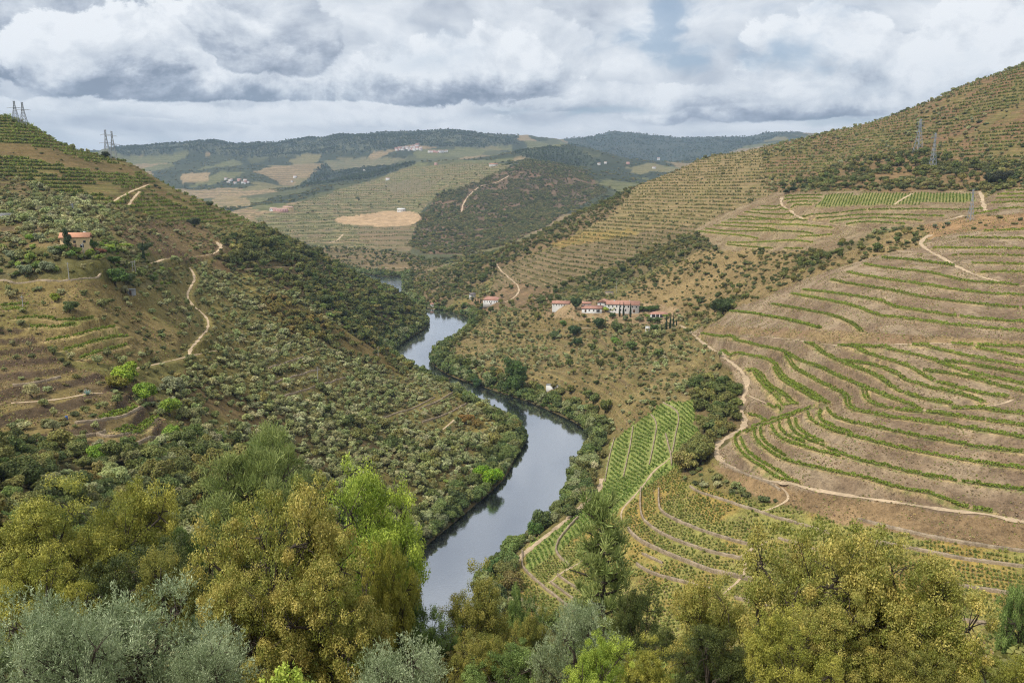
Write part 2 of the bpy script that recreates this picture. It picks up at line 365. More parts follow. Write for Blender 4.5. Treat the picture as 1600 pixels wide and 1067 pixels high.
def carve(lines, hw, fall, zoff=0.0, mark=True, zsmooth=6, near=True):
    """level the ground across each line (terrace bench, track bed)"""
    global ZZ
    bd = np.full(XX.shape, 1e9); bz = np.zeros(XX.shape)
    for P in lines:
        z = F.z(P[:, 0], P[:, 1])
        for _ in range(zsmooth):
            if len(z) > 2: z[1:-1] = 0.25 * z[:-2] + 0.5 * z[1:-1] + 0.25 * z[2:]
        fa, fs = F.idx(P[:, 0], P[:, 1]); rad = hw + fall
        for k in range(len(P)):
            Y = P[k, 1]; wa = int(rad / (Y * 2 * AMAX / (NA - 1))) + 2; i = int(fs[k]); dY = GY[min(i + 1, NS - 1)] - GY[max(i - 1, 0)] + 1e-6
            ws = int(rad / (dY / 2)) + 2; j = int(fa[k])
            sl = (slice(max(i - ws, 0), i + ws + 1), slice(max(j - wa, 0), j + wa + 1))
            d2 = (XX[sl] - P[k, 0]) ** 2 + (YY[sl] - P[k, 1]) ** 2
            b = bd[sl]; m = d2 < b
            b[m] = d2[m]; bz[sl][m] = z[k] + zoff
    bd = np.sqrt(bd); wgt = 1 - sstep(bd, hw, hw + fall)
    ZZ = ZZ * (1 - wgt) + bz * wgt
    if near: np.minimum(NEAR, bd, out=NEAR)
    if mark: np.maximum(BENCH, 1 - sstep(bd, hw * .7, hw * 1.25), out=BENCH)
    F.upd()
# ------------------------------------------------------------------ traced lines (photo pixels), draped on the height field
def parse(txt):
    res = []
    for ln in txt.strip().splitlines():
        head, body = ln.split(':'); res.append((head.strip(), [tuple(float(q) for q in p.split(',')) for p in body.split()]))
    return res
ROWS = parse("""
upper hillside: 1379,404 1412,406 1440,409 1490,416
upper hillside: 1350,414 1387,420 1450,427 1475,432 1500,439 1550,444 1592,447
upper hillside: 1325,426 1350,432 1400,440 1450,447 1500,455 1550,460 1625,464
upper hillside: 1300,439 1325,444 1375,452 1412,459 1437,465 1475,470 1525,476 1625,485
upper hillside: 1255,454 1300,459 1350,466 1385,474 1400,481 1450,489 1525,499 1625,506
upper hillside: 1237,460 1275,467 1325,477 1350,485 1375,494 1425,500 1475,507 1525,512 1625,521
upper hillside: 1207,476 1250,484 1287,491 1317,500 1332,507 1346,519
upper hillside: 1140,487 1170,490 1200,495 1237,502 1281,514
middle hillside: 1259,536 1275,546 1300,560 1320,569 1350,580 1375,592 1395,606 1412,615 1450,626 1487,632
middle hillside: 1317,565 1350,569 1375,575 1400,585 1417,596 1450,606 1500,617 1537,629
middle hillside: 1311,542 1350,552 1387,564 1412,571 1432,580 1450,592 1475,601 1525,614 1575,622
middle hillside: 1442,580 1475,584 1512,591 1550,601 1625,620
middle hillside: 1325,540 1375,545 1412,552 1437,557 1462,565 1487,575 1525,586 1575,596 1625,607
middle hillside: 1475,565 1512,570 1550,577 1625,592
middle hillside: 1425,541 1462,546 1500,555 1550,565 1625,579
middle hillside: 1525,545 1562,552 1625,565
middle hillside: 1487,539 1540,541 1625,545
middle hillside: 1096,522 1120,526 1150,533 1180,540 1210,546 1229,552 1240,560 1255,566 1277,573 1300,584 1325,595 1350,606 1375,616 1400,626 1437,637
middle hillside: 1228,555 1234,566 1240,575 1255,584 1277,596 1300,607 1318,616 1326,622 1322,632 1332,641 1347,644 1375,650 1400,654 1450,661 1525,672 1625,689
middle hillside: 1129,548 1150,552 1180,558 1199,562 1213,571 1217,581 1225,590 1240,599 1262,611 1282,624 1294,632
middle hillside: 1210,574 1215,586 1224,596 1254,613 1282,629
middle hillside: 1166,575 1183,580 1192,590 1199,602 1217,612 1237,626 1244,632
middle hillside: 1178,582 1187,595 1197,607 1215,619 1233,629
middle hillside: 1350,607 1352,622 1362,631 1387,639 1417,643 1450,645 1525,656 1625,670
middle hillside: 1487,639 1525,639 1562,644 1625,650
lower hillside: 1169,644 1182,650 1195,657
lower hillside: 1199,633 1210,639 1219,645
lower hillside: 1147,683 1156,676 1174,668 1195,660 1217,653 1240,646 1250,641
lower hillside: 1165,677 1180,670 1199,664 1230,653 1255,642 1272,636
lower hillside: 1148,686 1150,697 1157,707 1171,719 1190,731 1210,742 1225,748 1247,755
lower hillside: 1157,686 1160,696 1167,706 1182,718 1203,730 1218,739 1232,747
lower hillside: 1178,672 1178,683 1184,692 1195,701 1210,712 1232,722 1255,727 1300,738 1350,747 1375,756 1412,765 1450,772 1487,784 1520,794 1550,800
lower hillside: 1188,670 1188,682 1196,693 1211,704 1226,713
lower hillside: 1205,665 1207,673 1216,683 1232,692 1252,698 1270,704 1300,711 1312,714
lower hillside: 1217,662 1217,670 1224,678 1241,687 1257,693
lower hillside: 1232,655 1234,667 1244,679 1262,688 1285,697 1312,710 1350,722 1387,730 1425,740 1475,749 1525,757 1625,770
lower hillside: 1243,655 1242,663 1248,672 1262,681 1287,692
lower hillside: 1262,646 1264,655 1274,662 1300,674 1350,687 1400,700 1450,710 1500,719 1550,727 1625,736
lower hillside: 1282,641 1278,650 1283,659 1300,667 1330,678
lower hillside: 1292,640 1300,650 1325,660 1375,670 1425,681 1475,690 1537,701 1625,711
high terraces: 1091,362 1120,366 1150,368 1172,371 1184,374
high terraces: 1102,358 1135,362 1180,362 1217,362 1255,364 1270,366
high terraces: 1115,353 1150,355 1187,357 1214,360
high terraces: 1126,349 1165,350 1210,352 1255,353 1300,357
high terraces: 1136,344 1180,344 1210,344 1240,346 1262,346
high terraces: 1153,339 1187,341 1204,343
high terraces: 1163,332 1195,335 1240,338
high terraces: 1174,329 1231,329
high terraces: 1189,323 1219,324
high terraces: 1246,371 1270,370 1300,368
high terraces: 1136,380 1165,380 1195,379 1240,377 1270,380
high terraces: 1136,383 1165,386 1187,388 1207,389
high terraces: 1225,389 1255,390
plateau rim: 1226,307 1285,306
plateau rim: 1226,312 1283,311
plateau rim: 1230,317 1277,316
plateau rim: 1236,322 1268,321
plateau rim: 1253,338 1277,336 1300,335 1350,329 1425,328 1500,329 1535,328
plateau rim: 1274,342 1300,341 1340,337 1400,337 1475,339
plateau rim: 1297,347 1340,343 1380,342 1440,346
plateau rim: 1322,350 1360,348 1415,351
upper edge: 1457,388 1495,389 1540,389 1625,391
upper edge: 1487,400 1525,399 1555,400 1625,402
upper edge: 1517,413 1555,413 1625,416
upper edge: 1532,427 1570,426 1625,429
upper edge: 1499,373 1540,373 1625,375
upper edge: 1537,362 1570,361 1625,359
upper edge: 1546,318 1625,316
upper edge: 1560,327 1625,326
upper edge: 1556,311 1625,310
upper edge: 1558,305 1625,304
upper edge: 1572,299 1625,298
upper edge: 1520,336 1540,333 1560,330
garden terraces: 26,500 60,497 100,503 146,498
garden terraces: 47,513 90,513 118,508
garden terraces: 72,534 110,528 140,519 180,512
garden terraces: 100,549 130,541 170,530 200,527
garden terraces: 125,563 150,553 180,546 198,541
garden terraces: 0,477 25,472 45,471
garden terraces: 8,484 40,482
garden terraces: 155,655 180,646 215,637
garden terraces: 160,652 182,640 212,634
garden terraces: 180,673 215,665 240,651
garden terraces: 190,681 222,671 248,655
""")
TRACKS = parse("""
pale dirt track curving down past the terraced vines to the wood,3.4: 1062,508 1075,515 1088,527 1100,537 1118,549 1135,562 1150,573 1162,585 1168,598 1165,612 1160,625 1158,640 1161,652 1164,664 1152,676 1135,685 1122,693 1118,705 1124,717 1137,728 1157,738 1185,748 1215,755 1260,763 1300,770 1350,778 1400,785 1500,800 1630,820
pinkish track,3.2: 1084,519 1100,521 1150,524 1200,527 1255,533 1290,538 1350,541 1420,537 1500,537
thin path,1.6: 1166,616 1185,625 1210,633 1235,636
white track,3.4: 1455,367 1440,375 1436,381 1450,391 1470,402 1500,419 1530,432 1570,442 1600,448
sand track,3.6: 1222,308 1218,316 1224,323 1235,330 1248,340 1262,346 1285,349 1320,353 1365,358 1400,355 1430,351 1465,346 1490,342 1506,337
headland,3: 1266,327 1340,325 1400,322 1480,319 1527,319
lane,2.6: 1397,320 1411,311 1425,303
ramp,5: 1530,299 1535,310 1537,322 1540,330
hill path,1.8: 296,418 303,428 304,440 297,450 292,462 300,476 314,488 325,500 325,512 312,530 294,550 297,557
farm track,2: 190,580 215,575 245,569 297,557 350,546 400,544
bend,3.2: 236,412 265,404 285,402 315,400 335,396 348,388 345,382 338,378
road,3.4: 340,419 380,421 400,420
goat path,2.2: 17,626 50,625 100,621 137,615 160,611
vine path,2.4: 175,316 195,305 215,295 234,288
vine path,2.2: 200,324 207,312 218,300
spur track,2.4: 772,405 775,413 787,427 800,438 812,450 806,464 785,474
drive,2.6: 700,522 780,517 840,516 880,514 925,511
far lane,5: 515,380 530,375 536,366
scrub track,7: 721,332 725,315 742,297 750,291 775,286 795,275
river path,2.6: 802,893 806,880 825,860 850,840 875,820 900,800 920,780 936,765 940,748
footpath,1.0: 1221,762 1232,772 1235,778 1222,787 1205,795 1187,800
footpath,1.0: 1200,845 1180,855 1165,865 1153,873
footpath,1.0: 1165,880 1163,895 1160,903 1145,915 1130,928
ridge path,1.0: 1075,695 1047,717 1022,736 1000,765 975,792 969,802 972,813
cross path,0.9: 891,887 905,880 915,872
cross path,0.9: 858,912 880,893 895,887
vine link,1.6: 1440,641 1512,637 1562,632 1582,625
bare strip,2: 780,330 800,320
valley road,5: 405,418 480,417 560,418 640,419
quay,4: 668,481 690,485 715,492
wood path,2: 690,672 700,664 710,655
""")
TRACKS = [t for t in TRACKS if not t[0].startswith('bare')]
WALLS = parse("""
0.7: 960,685 952,715 945,752
0.7: 989,667 984,700 979,722 974,745
0.7: 1017,649 1026,662 1020,700 1014,727
0.7: 1036,630 1060,647 1055,682 1050,710
1.3: 1001,764 1000,788 1003,811 1020,827 1044,841 1082,856 1119,867 1157,876 1196,885
1.3: 1029,766 1029,792 1035,803 1054,814 1082,826 1119,839 1157,850 1181,854
1.1: 1078,762 1087,769 1110,777 1138,786 1166,796 1194,807 1232,816 1262,825 1300,836
1.7: 981,829 997,846 1035,865 1072,880 1110,895 1144,902 1176,910
1.0: 1003,867 1035,882
1.3: 994,884 1016,897 1044,906 1076,914 1110,924
1.2: 1147,936 1194,949 1240,962
1.2: 816,865 817,887 840,912 865,932 900,960
1.1: 903,810 885,830 873,845 869,855 868,863 877,875 891,887
1.0: 871,900 890,914 912,929
0.9: 860,911 880,926 897,939
1.2: 1355,847 1425,860 1500,875 1580,886 1625,892
1.2: 1480,915 1517,921 1625,937
1.2: 1480,968 1502,972 1625,990
1.2: 1500,1024 1527,1029 1625,1049
1.1: 1215,842 1245,852 1275,862
1.0: 1130,728 1150,740 1180,752 1205,765 1218,772
1.1: 1040,680 1049,718 1049,728
1.0: 117,663 145,660 175,655 200,649 221,641
1.0: 150,676 185,683 225,668 247,656
1.2: 182,698 212,693 250,681
1.2: 66,690 100,682 140,678 165,672
1.2: 1340,814 1425,835 1500,850 1625,868
3.0: -20,438 0,438 60,437 110,437 158,437
1.0: 655,640 690,625 712,612
0.9: 420,575 455,565 480,558
1.0: 430,598 462,588 500,577
1.0: 440,620 490,606 540,590
1.0: 590,655 640,640 680,622
1.2: 660,660 700,646 735,628
1.0: 20,605 60,600 95,590
""")
row_lines = [drape(p, 120, 1000, 0.8) for _, p in ROWS]
track_lines = [drape(p, 75, 2800, 1.0) for _, p in TRACKS]
wall_lines = [drape(p, 75, 1000, 0.9) for _, p in WALLS]
# broad shallow terraces on the old stone-walled olive slopes at left
ter_poly = [(-80, 500), (40, 515), (100, 570), (230, 600), (270, 700), (180, 720), (-80, 700)]
UU, VV = project(XX, YY, ZZ)
SCJ = np.where(YY > 1200, 90.0, 9.0); JX = fbm(XX / SCJ, YY / SCJ, 4, 41); JY = fbm(XX / SCJ, YY / SCJ, 4, 47) * .7
def zmask(poly, d0, d1, soft=0):
    jx, jy = JX * soft, JY * soft
    xs = [p[0] for p in poly]; ys = [p[1] for p in poly]
    m = (YY > d0) & (YY < d1) & (UU > min(xs) - soft) & (UU < max(xs) + soft) & (VV > min(ys) - soft) & (VV < max(ys) + soft)
    i = np.nonzero(m); r = np.zeros(XX.shape, bool)
    r[i] = inside(UU[i] + jx[i], VV[i] + jy[i], poly)
    return r
tm = zmask(ter_poly, 150, 330, 4).astype(float)
for poly, d0, d1 in (([(400, 560), (520, 570), (720, 600), (760, 650), (640, 700), (520, 650), (400, 630)], 280, 560),
                     ([(840, 500), (940, 505), (1000, 545), (940, 560), (860, 540), (790, 620), (900, 640), (1000, 600), (870, 560)], 400, 700),
                     ([(0, 275), (60, 290), (200, 345), (150, 372), (0, 390)], 300, 520)):
    tm = np.maximum(tm, 0.6 * zmask(poly, d0, d1, 4))
hstep = 2.6
zz = ZZ / hstep + fbm(XX / 40, YY / 40, 2, 77) * .25; fr = zz - np.floor(zz)
prof = np.where(fr < .7, fr * 0.25, .175 + (fr - .7) / .3 * .825)
RISER = tm * sstep(fr, .68, .74)
ZZ = ZZ + tm * (prof - fr) * hstep * 0.9
F.upd()
carve([l for l, w_ in zip(row_lines, ROWS)], 1.75, 1.5)
tw = [min(float(t[0].split(',')[1]), 3.6) * (.72 if l_[:, 1].mean() < 1200 else 1.0) for t, l_ in zip(TRACKS, track_lines)]
carve(track_lines, 2.2, 2.6, mark=False)
# the garden terrace stands on a tall retaining wall: the slope in front of it starts lower
gw = wall_lines[[i for i, w_ in enumerate(WALLS) if float(w_[0]) > 2][0]]; o_w = np.argsort(gw[:, 0]); yw = np.interp(XX, gw[o_w, 0], gw[o_w, 1]); dyw = yw - YY
mw = (XX > gw[:, 0].min() - 2) & (XX < gw[:, 0].max()) & (dyw > .2) & (dyw < 26) & (YY > 200)
ZZ = ZZ - np.where(mw, 2.7 * (1 - sstep(dyw, 3, 26)) * sstep(gw[:, 0].max() - XX, 0, 6), 0); F.upd()
# level pads under the buildings
PADS = [(974, 486, 30, 9), (877, 479, 14, 7), (925, 487, 16, 6), (1030, 495, 13, 6), (769, 474, 17, 9), (115, 387, 12, 9), (738, 465, 6, 5), (952, 460, 7, 4), (1012, 516, 3, 3), (203, 460, 3, 3), (438, 330, 40, 14), (627, 330, 20, 9)]
for u, v, w_, l_ in PADS:
    X, Y, Z = F.hit(u, v, 150); xs_ = np.arange(-w_ * .45, w_ * .45 + .1, 1.0)
    carve([np.stack([X + xs_, np.full(len(xs_), Y + l_ * .3) - xs_ * .2], 1)], l_ * .6 + .6, 5.0, mark=False, zsmooth=60, near=False)
# low stone walls hold up the plots above them: ground behind a wall is lifted a little
carve(wall_lines, 0.6, 1.6, zoff=0.25, mark=False)
UU, VV = project(XX, YY, ZZ)
F.maxt()
rng = np.random.default_rng(5)

# ------------------------------------------------------------------ land cover
# name: polygon in photo pixels, distance range, two ground colours (sRGB), stripe (contour lines of vines: period, amount), plants
ZONES = [
 ('open_slope', [(-300,150),(1900,150),(1900,1300),(-300,1300)], 75, 1250, (114,108,64), (126,114,70), 0, 0, [('bush',4.2,.6,1.7),('olive',6.5,1.0,2.0),('tuft',1.8,.25,.55)]),
 ('far_forest', [(150,225),(330,212),(480,210),(590,196),(720,196),(810,206),(810,226),(740,231),(690,230),(640,227),(600,236),(560,240),(480,242),(400,246),(300,240),(200,245)], 3000, 9000, (60,70,60), (96,98,76), 0, 0, [('pine',15,3,6)]),
 ('far_forest', [(520,250),(600,262),(650,252),(620,275),(560,292),(520,300),(470,292),(490,270)], 3000, 5000, (60,70,60), (74,80,66), 0, 0, [('pine',13,3,5)]),
 ('far_field', [(283,271),(328,269),(327,284),(284,286)], 2800, 5000, (164,142,108), (154,132,98), 12, .3, []),
 ('far_field', [(332,312),(352,304),(385,308),(396,322),(370,330),(335,328)], 2200, 4500, (158,138,104), (140,126,92), 12, .4, []),
 ('far_field', [(505,252),(560,246),(640,246),(610,258),(520,268)], 3400, 5200, (118,116,88), (128,120,92), 12, .6, []),
 ('far_forest', [(860,203),(960,192),(1280,194),(1100,250),(1020,275),(960,262),(900,235)], 4300, 9000, (62,74,66), (82,86,74), 0, 0, [('pine',26,3,6)]),
 ('far_forest', [(800,236),(890,228),(935,250),(930,262),(880,258),(840,256)], 2700, 4300, (64,72,54), (78,84,62), 0, 0, [('pine',14,3,5)]),
 ('far_vines', [(395,340),(520,300),(640,262),(720,255),(800,258),(740,288),(680,306),(650,342),(640,392),(560,398),(430,372)], 1500, 3200, (132,128,88), (142,126,94), 8, .9, [('bush',45,1.5,3)]),
 ('far_vines', [(560,345),(640,352),(650,380),(640,395),(560,380)], 1400, 2300, (140,120,92), (128,116,86), 6, .6, [('bush',60,1.5,3)]),
 ('tan_field', [(517,345),(535,339),(600,332),(640,331),(664,335),(660,345),(640,352),(600,353),(545,354)], 1700, 2700, (186,158,124), (168,142,110), 0, 0, []),
 ('brown_field', [(600,290),(640,282),(680,285),(670,298),(640,305),(618,306)], 2200, 3200, (120,112,84), (128,116,90), 7, .3, []),
 ('dark_hill', [(640,384),(655,345),(682,305),(750,284),(830,246),(905,262),(950,298),(900,325),(800,380),(720,400),(665,396)], 1400, 2800, (96,84,66), (120,98,76), 0, 0, [('bush',4.7,1.6,3.2),('oak',14,2.4,4.0)]),
 ('valley_scrub', [(400,425),(470,385),(560,388),(640,395),(700,415),(650,435),(560,432)], 1150, 1800, (118,104,76), (128,110,80), 5, .4, [('bush',7.5,1.2,2.6),('oak',18,2,3.6)]),
 ('spur_scrub', [(620,470),(640,440),(780,392),(900,328),(1010,280),(1010,300),(950,340),(880,375),(800,412),(740,455),(690,484)], 860, 1300, (112,100,70), (124,104,76), 0, 0, [('bush',5.5,1.2,2.6),('oak',11,2,3.6)]),
 ('spur_vines', [(1300,200),(1130,236),(1000,284),(950,340),(880,378),(1000,392),(1100,362),(1230,300),(1320,240)], 760, 1400, (142,126,86), (148,128,92), 4.2, .55, [('bush',26,1,2.4)]),
 ('spur_vines', [(780,420),(880,380),(1000,362),(1090,352),(1080,375),(1000,420),(900,455),(820,470),(760,470)], 640, 1250, (136,118,88), (126,110,80), 4.0, .6, [('bush',15,1,2)]),
 ('orange_patch', [(860,380),(920,362),(985,358),(1000,366),(940,376),(870,388)], 760, 1100, (150,130,78), (150,124,76), 4, .5, []),
 ('ridge_scrub', [(860,450),(960,416),(1050,370),(1095,366),(1125,374),(1120,400),(1040,412),(980,442),(900,470)], 580, 980, (108,98,68), (118,104,74), 0, 0, [('bush',3.6,1.1,2.2),('oak',8,1.8,3)]),
 ('brown_scrub', [(960,470),(1000,440),(1100,392),(1200,392),(1290,392),(1440,352),(1440,385),(1370,400),(1230,452),(1150,486),(1090,505),(1050,490)], 400, 860, (144,124,86), (130,112,76), 0, 0, [('bush',6.0,.8,2.0),('oak',13,1.4,2.6),('tuft',1.6,.25,.6)]),
 ('thicket', [(1240,410),(1290,385),(1330,368),(1360,380),(1300,400),(1270,420)], 430, 640, (100,96,62), (116,104,72), 0, 0, [('oak',5.5,1.8,3.0)]),
 ('quinta_front', [(690,545),(730,505),(790,480),(850,492),(960,505),(1060,512),(1120,550),(1160,590),(1165,640),(1080,625),(960,680),(925,690),(880,650),(760,606),(670,572)], 330, 860, (142,126,84), (130,114,74), 3.2, .4, [('olive',6.2,1.0,1.9),('bush',5.4,.6,1.4),('oak',17,1.6,2.8),('tuft',1.5,.25,.6)]),
 ('quinta_yard', [(850,478),(940,465),(1060,480),(1060,512),(940,505),(850,495)], 560, 760, (146,124,96), (156,134,102), 0, 0, [('bush',5,.7,1.6),('olive',8,1,1.8),('tuft',1.8,.3,.6)]),
 ('mid_scrub', [(720,478),(800,440),(870,455),(870,490),(790,480),(740,500)], 640, 1000, (138,114,86), (122,102,76), 3.4, .3, [('bush',6,1,2.2),('oak',14,2,3.4)]),
 ('top_hill', [(1190,232),(1420,165),(1630,85),(1630,262),(1430,262),(1300,300),(1200,300)], 560, 1500, (124,112,70), (132,104,76), 4.6, .5, [('olive',13,1.2,2.4),('bush',13,1,2.6)]),
 ('plateau_scrub', [(1208,300),(1290,262),(1360,245),(1440,238),(1630,262),(1630,292),(1560,296),(1530,300),(1270,297)], 600, 960, (118,100,70), (132,108,76), 0, 0, [('bush',5.2,1.2,3),('oak',11,2,4)]),
 ('vine_slope', [(1085,520),(1150,482),(1250,440),(1370,398),(1440,384),(1500,340),(1560,296),(1700,290),(1700,830),(1400,790),(1250,768),(1130,735),(1110,700),(1150,672),(1155,600),(1120,552)], 195, 720, (152,134,110), (128,109,88), 0, 0, [('tuft',.95,.22,.5)]),
 ('vine_slope', [(1080,360),(1150,325),(1215,300),(1530,298),(1545,330),(1500,345),(1370,362),(1300,392),(1130,392)], 440, 900, (144,127,100), (130,111,86), 0, 0, [('tuft',1.7,.3,.6)]),
 ('brown_band', [(1085,508),(1200,512),(1350,520),(1630,534),(1630,542),(1340,538),(1200,526),(1100,520)], 280, 520, (140,116,90), (148,128,92), 0, 0, [('tuft',.95,.25,.6)]),
 ('brown_band', [(1440,352),(1520,338),(1630,332),(1630,358),(1520,362),(1450,374)], 400, 600, (156,126,90), (140,112,84), 0, 0, [('bush',14,.8,1.6),('tuft',1.2,.25,.6)]),
 ('plateau_plot', [(1290,305),(1418,301),(1522,303),(1524,317),(1400,320),(1272,325)], 500, 800, (122,126,70), (138,134,84), 0, 0, []),
 ('gully', [(1085,600),(1130,600),(1160,630),(1168,665),(1140,690),(1100,720),(1065,750),(1060,720),(1085,690)], 250, 430, (96,92,58), (120,104,72), 0, 0, [('oak',4.6,2.4,4.4),('bush',5,1,2)]),
 ('dry_bank', [(1105,722),(1190,752),(1300,776),(1630,822),(1630,868),(1420,838),(1300,815),(1230,790),(1170,775)], 170, 300, (146,122,90), (134,112,84), 0, 0, [('tuft',.9,.2,.45)]),
 ('plots', [(1040,625),(1085,628),(1088,690),(1060,750),(1200,790),(1230,792),(1300,816),(1420,838),(1630,868),(1630,1067),(900,1067),(790,900),(830,850),(935,770),(945,745),(955,690)], 120, 420, (146,142,82), (160,138,78), 0, 0, [('tuft',1.0,.2,.4)]),
 ('plots_green', [(1040,625),(1085,628),(1088,690),(1050,735),(1000,770),(960,800),(900,840),(820,900),(830,850),(935,770),(945,745),(955,690)], 200, 420, (140,148,84), (132,142,76), 0, 0, [('tuft',1.4,.2,.35)]),
 ('left_vines', [(-60,160),(0,178),(60,198),(110,232),(200,250),(262,285),(335,316),(415,350),(360,356),(260,345),(150,318),(60,290),(-60,272)], 430, 900, (122,112,66), (118,98,64), 3.4, .6, [('bush',26,.8,2)]),
 ('left_brown', [(-60,222),(20,225),(80,232),(130,250),(210,262),(212,275),(120,265),(40,245),(-60,240)], 430, 900, (118,100,66), (112,96,62), 3.4, .3, [('bush',16,.6,1.4)]),
 ('left_olive_band', [(-60,268),(40,285),(110,310),(170,335),(210,352),(205,372),(150,378),(80,385),(-60,395)], 280, 560, (122,106,72), (112,104,62), 0, 0, [('olive',5.0,1.3,2.5),('bush',6,.7,1.6)]),
 ('left_brown', [(185,345),(300,346),(350,372),(345,398),(300,412),(230,398),(195,375)], 340, 640, (114,94,70), (122,104,72), 0, 0, [('bush',3.8,.5,1.5),('olive',9,1,1.8),('tuft',1.3,.25,.6)]),
 ('left_garden', [(-60,392),(80,386),(160,378),(240,388),(300,412),(300,440),(230,452),(160,437),(-60,437)], 240, 420, (100,96,56), (112,104,70), 0, 0, [('bush',3.4,.7,1.5),('olive',6,1.1,2.0),('green',7,.9,1.8),('bright',9,.9,1.6)]),
 ('left_stony', [(-60,437),(158,437),(230,452),(290,470),(300,520),(280,560),(200,570),(120,565),(40,520),(-60,505)], 200, 400, (130,114,74), (116,106,64), 0, 0, [('olive',7.0,1.1,2.2),('bush',4.6,.6,1.6),('tuft',1.0,.2,.5)]),
 ('left_terraces', [(-80,500),(40,515),(100,570),(230,600),(275,690),(180,715),(90,700),(-80,680)], 150, 330, (114,98,70), (126,112,70), 0, 0, [('olive',7.0,.9,1.9),('bush',4.6,.5,1.2),('tuft',.9,.2,.45)]),
 ('olive_grove', [(290,430),(360,420),(430,440),(520,500),(600,550),(690,598),(790,660),(780,690),(640,690),(520,640),(400,620),(290,565),(330,500)], 250, 640, (132,120,70), (114,106,60), 0, 0, [('olive',3.7,1.0,2.0),('bush',4.4,.5,1.4),('tuft',1.3,.2,.5)]),
 ('macchia', [(350,378),(420,352),(480,382),(600,438),(690,498),(680,515),(615,570),(560,530),(470,470),(400,430),(330,420)], 440, 900, (96,86,58), (108,90,64), 0, 0, [('bush',3.0,1.2,2.4),('oak',5.2,1.8,3.6),('green',11,1.6,2.8)]),
 ('orange_scrub', [(400,470),(440,465),(560,530),(620,560),(640,590),(560,560),(450,520)], 360, 640, (118,100,62), (110,96,58), 0, 0, [('rust',5,1.5,2.6),('oak',8,1.5,3)]),
 ('lower_olives', [(290,565),(400,620),(520,640),(640,690),(790,680),(830,680),(800,740),(700,830),(640,860),(560,800),(440,740),(330,690),(270,650)], 190, 430, (118,100,68), (110,100,58), 0, 0, [('olive',3.4,1.0,2.2),('bush',3.8,.7,1.7),('oak',9,1.5,2.9),('bright',22,1.6,2.6)]),
 ('gully_wood', [(-80,690),(90,705),(180,715),(280,690),(340,690),(450,745),(560,800),(650,862),(660,940),(560,1067),(-80,1067)], 75, 300, (86,82,52), (98,88,60), 0, 0, [('olive',5.2,1.3,2.6),('oak',4.8,1.8,3.4),('green',7.5,1.6,2.8),('rust',14,1.6,2.6)]),
 ('low_wood', [(560,800),(660,860),(700,1000),(800,900),(860,960),(1000,1000),(1700,1067),(1700,1200),(-100,1200),(-80,1000)], 40, 215, (88,86,50), (100,92,60), 0, 0, [('oak',6.0,1.6,3.0),('olive',8,1.4,2.6),('green',10,1.6,3.0)]),
]
DEFAULT_FAR = ((102, 104, 74), (128, 116, 86))
DEFN = ((112, 102, 66), (124, 108, 74))
COL = np.zeros(XX.shape + (3,)); STR = np.zeros(XX.shape); PER = np.full(XX.shape, 5.0); ZID = np.full(XX.shape, -1)
mixn = sstep(fbm(XX / 14, YY / 14, 4, 5) + .35 * fbm(XX / 70, YY / 70, 3, 15), -.35, .35)
def mixc(c1, c2, m): return lin(c1) * (1 - m)[..., None] + lin(c2) * m[..., None]
COL[:] = mixc(*DEFN, mixn)
# patchwork of fields on the far hills
far = YY > 1250
fi = np.nonzero(far)
wx = XX[fi] + fbm(XX[fi] / 160, YY[fi] / 160, 3, 21) * 90; wy = YY[fi] + fbm(XX[fi] / 160, YY[fi] / 160, 3, 22) * 90
cellx, celly = wx / 150, wy / 260
best = np.full(wx.shape, 9e9); cid = np.zeros(wx.shape)
for ox in (-1, 0, 1):
    for oy in (-1, 0, 1):
        ix = np.floor(cellx) + ox; iy = np.floor(celly) + oy
        d2 = (ix + hash2(ix, iy, 3) - cellx) ** 2 + (iy + hash2(ix, iy, 4) - celly) ** 2
        m = d2 < best; best[m] = d2[m]; cid[m] = hash2(ix, iy, 6)[m]
pal = np.array([lin(c) for c in ((118, 118, 80), (160, 138, 106), (70, 76, 56), (128, 120, 84), (62, 70, 54), (142, 124, 94), (92, 94, 66), (60, 68, 52))])
COL[fi] = pal[np.minimum((cid * 8).astype(int), 7)]
STR[fi] = np.where((cid * 8).astype(int) % 8 < 2, .8, .45); PER[fi] = 10
FARWOOD = np.zeros(XX.shape); FARWOOD[fi] = np.isin(np.minimum((cid * 8).astype(int), 7), (2, 4, 7))
for k, (nm, poly, d0, d1, c1, c2, per, amt, veg) in enumerate(ZONES):
    m = zmask(poly, d0, d1, 6 if d0 < 1000 else 4.5)
    COL[m] = mixc(c1, c2, mixn)[m]; STR[m] = amt; PER[m] = per or 5.0; ZID[m] = k
# a strip of pale straw along each vine bench, stone where terraces step, dark damp soil at the shore
nb = fbm(XX / 3, YY / 3, 3, 31)
strawc = lin((186, 164, 116)); greenc = lin((120, 130, 66))
bsel = (BENCH * (YY < 900))[..., None]
COL = COL * (1 - .75 * bsel) + (strawc * (1 - sstep(nb, -.1, .5))[..., None] + greenc * sstep(nb, -.1, .5)[..., None]) * .75 * bsel
COL = COL * (1 - .8 * RISER[..., None]) + lin((82, 68, 58)) * .8 * RISER[..., None]
shore = sstep(rd, 7, 1) * (rd < 50)
COL = COL * (1 - .7 * shore[..., None]) + lin((92, 84, 58)) * .7 * shore[..., None]

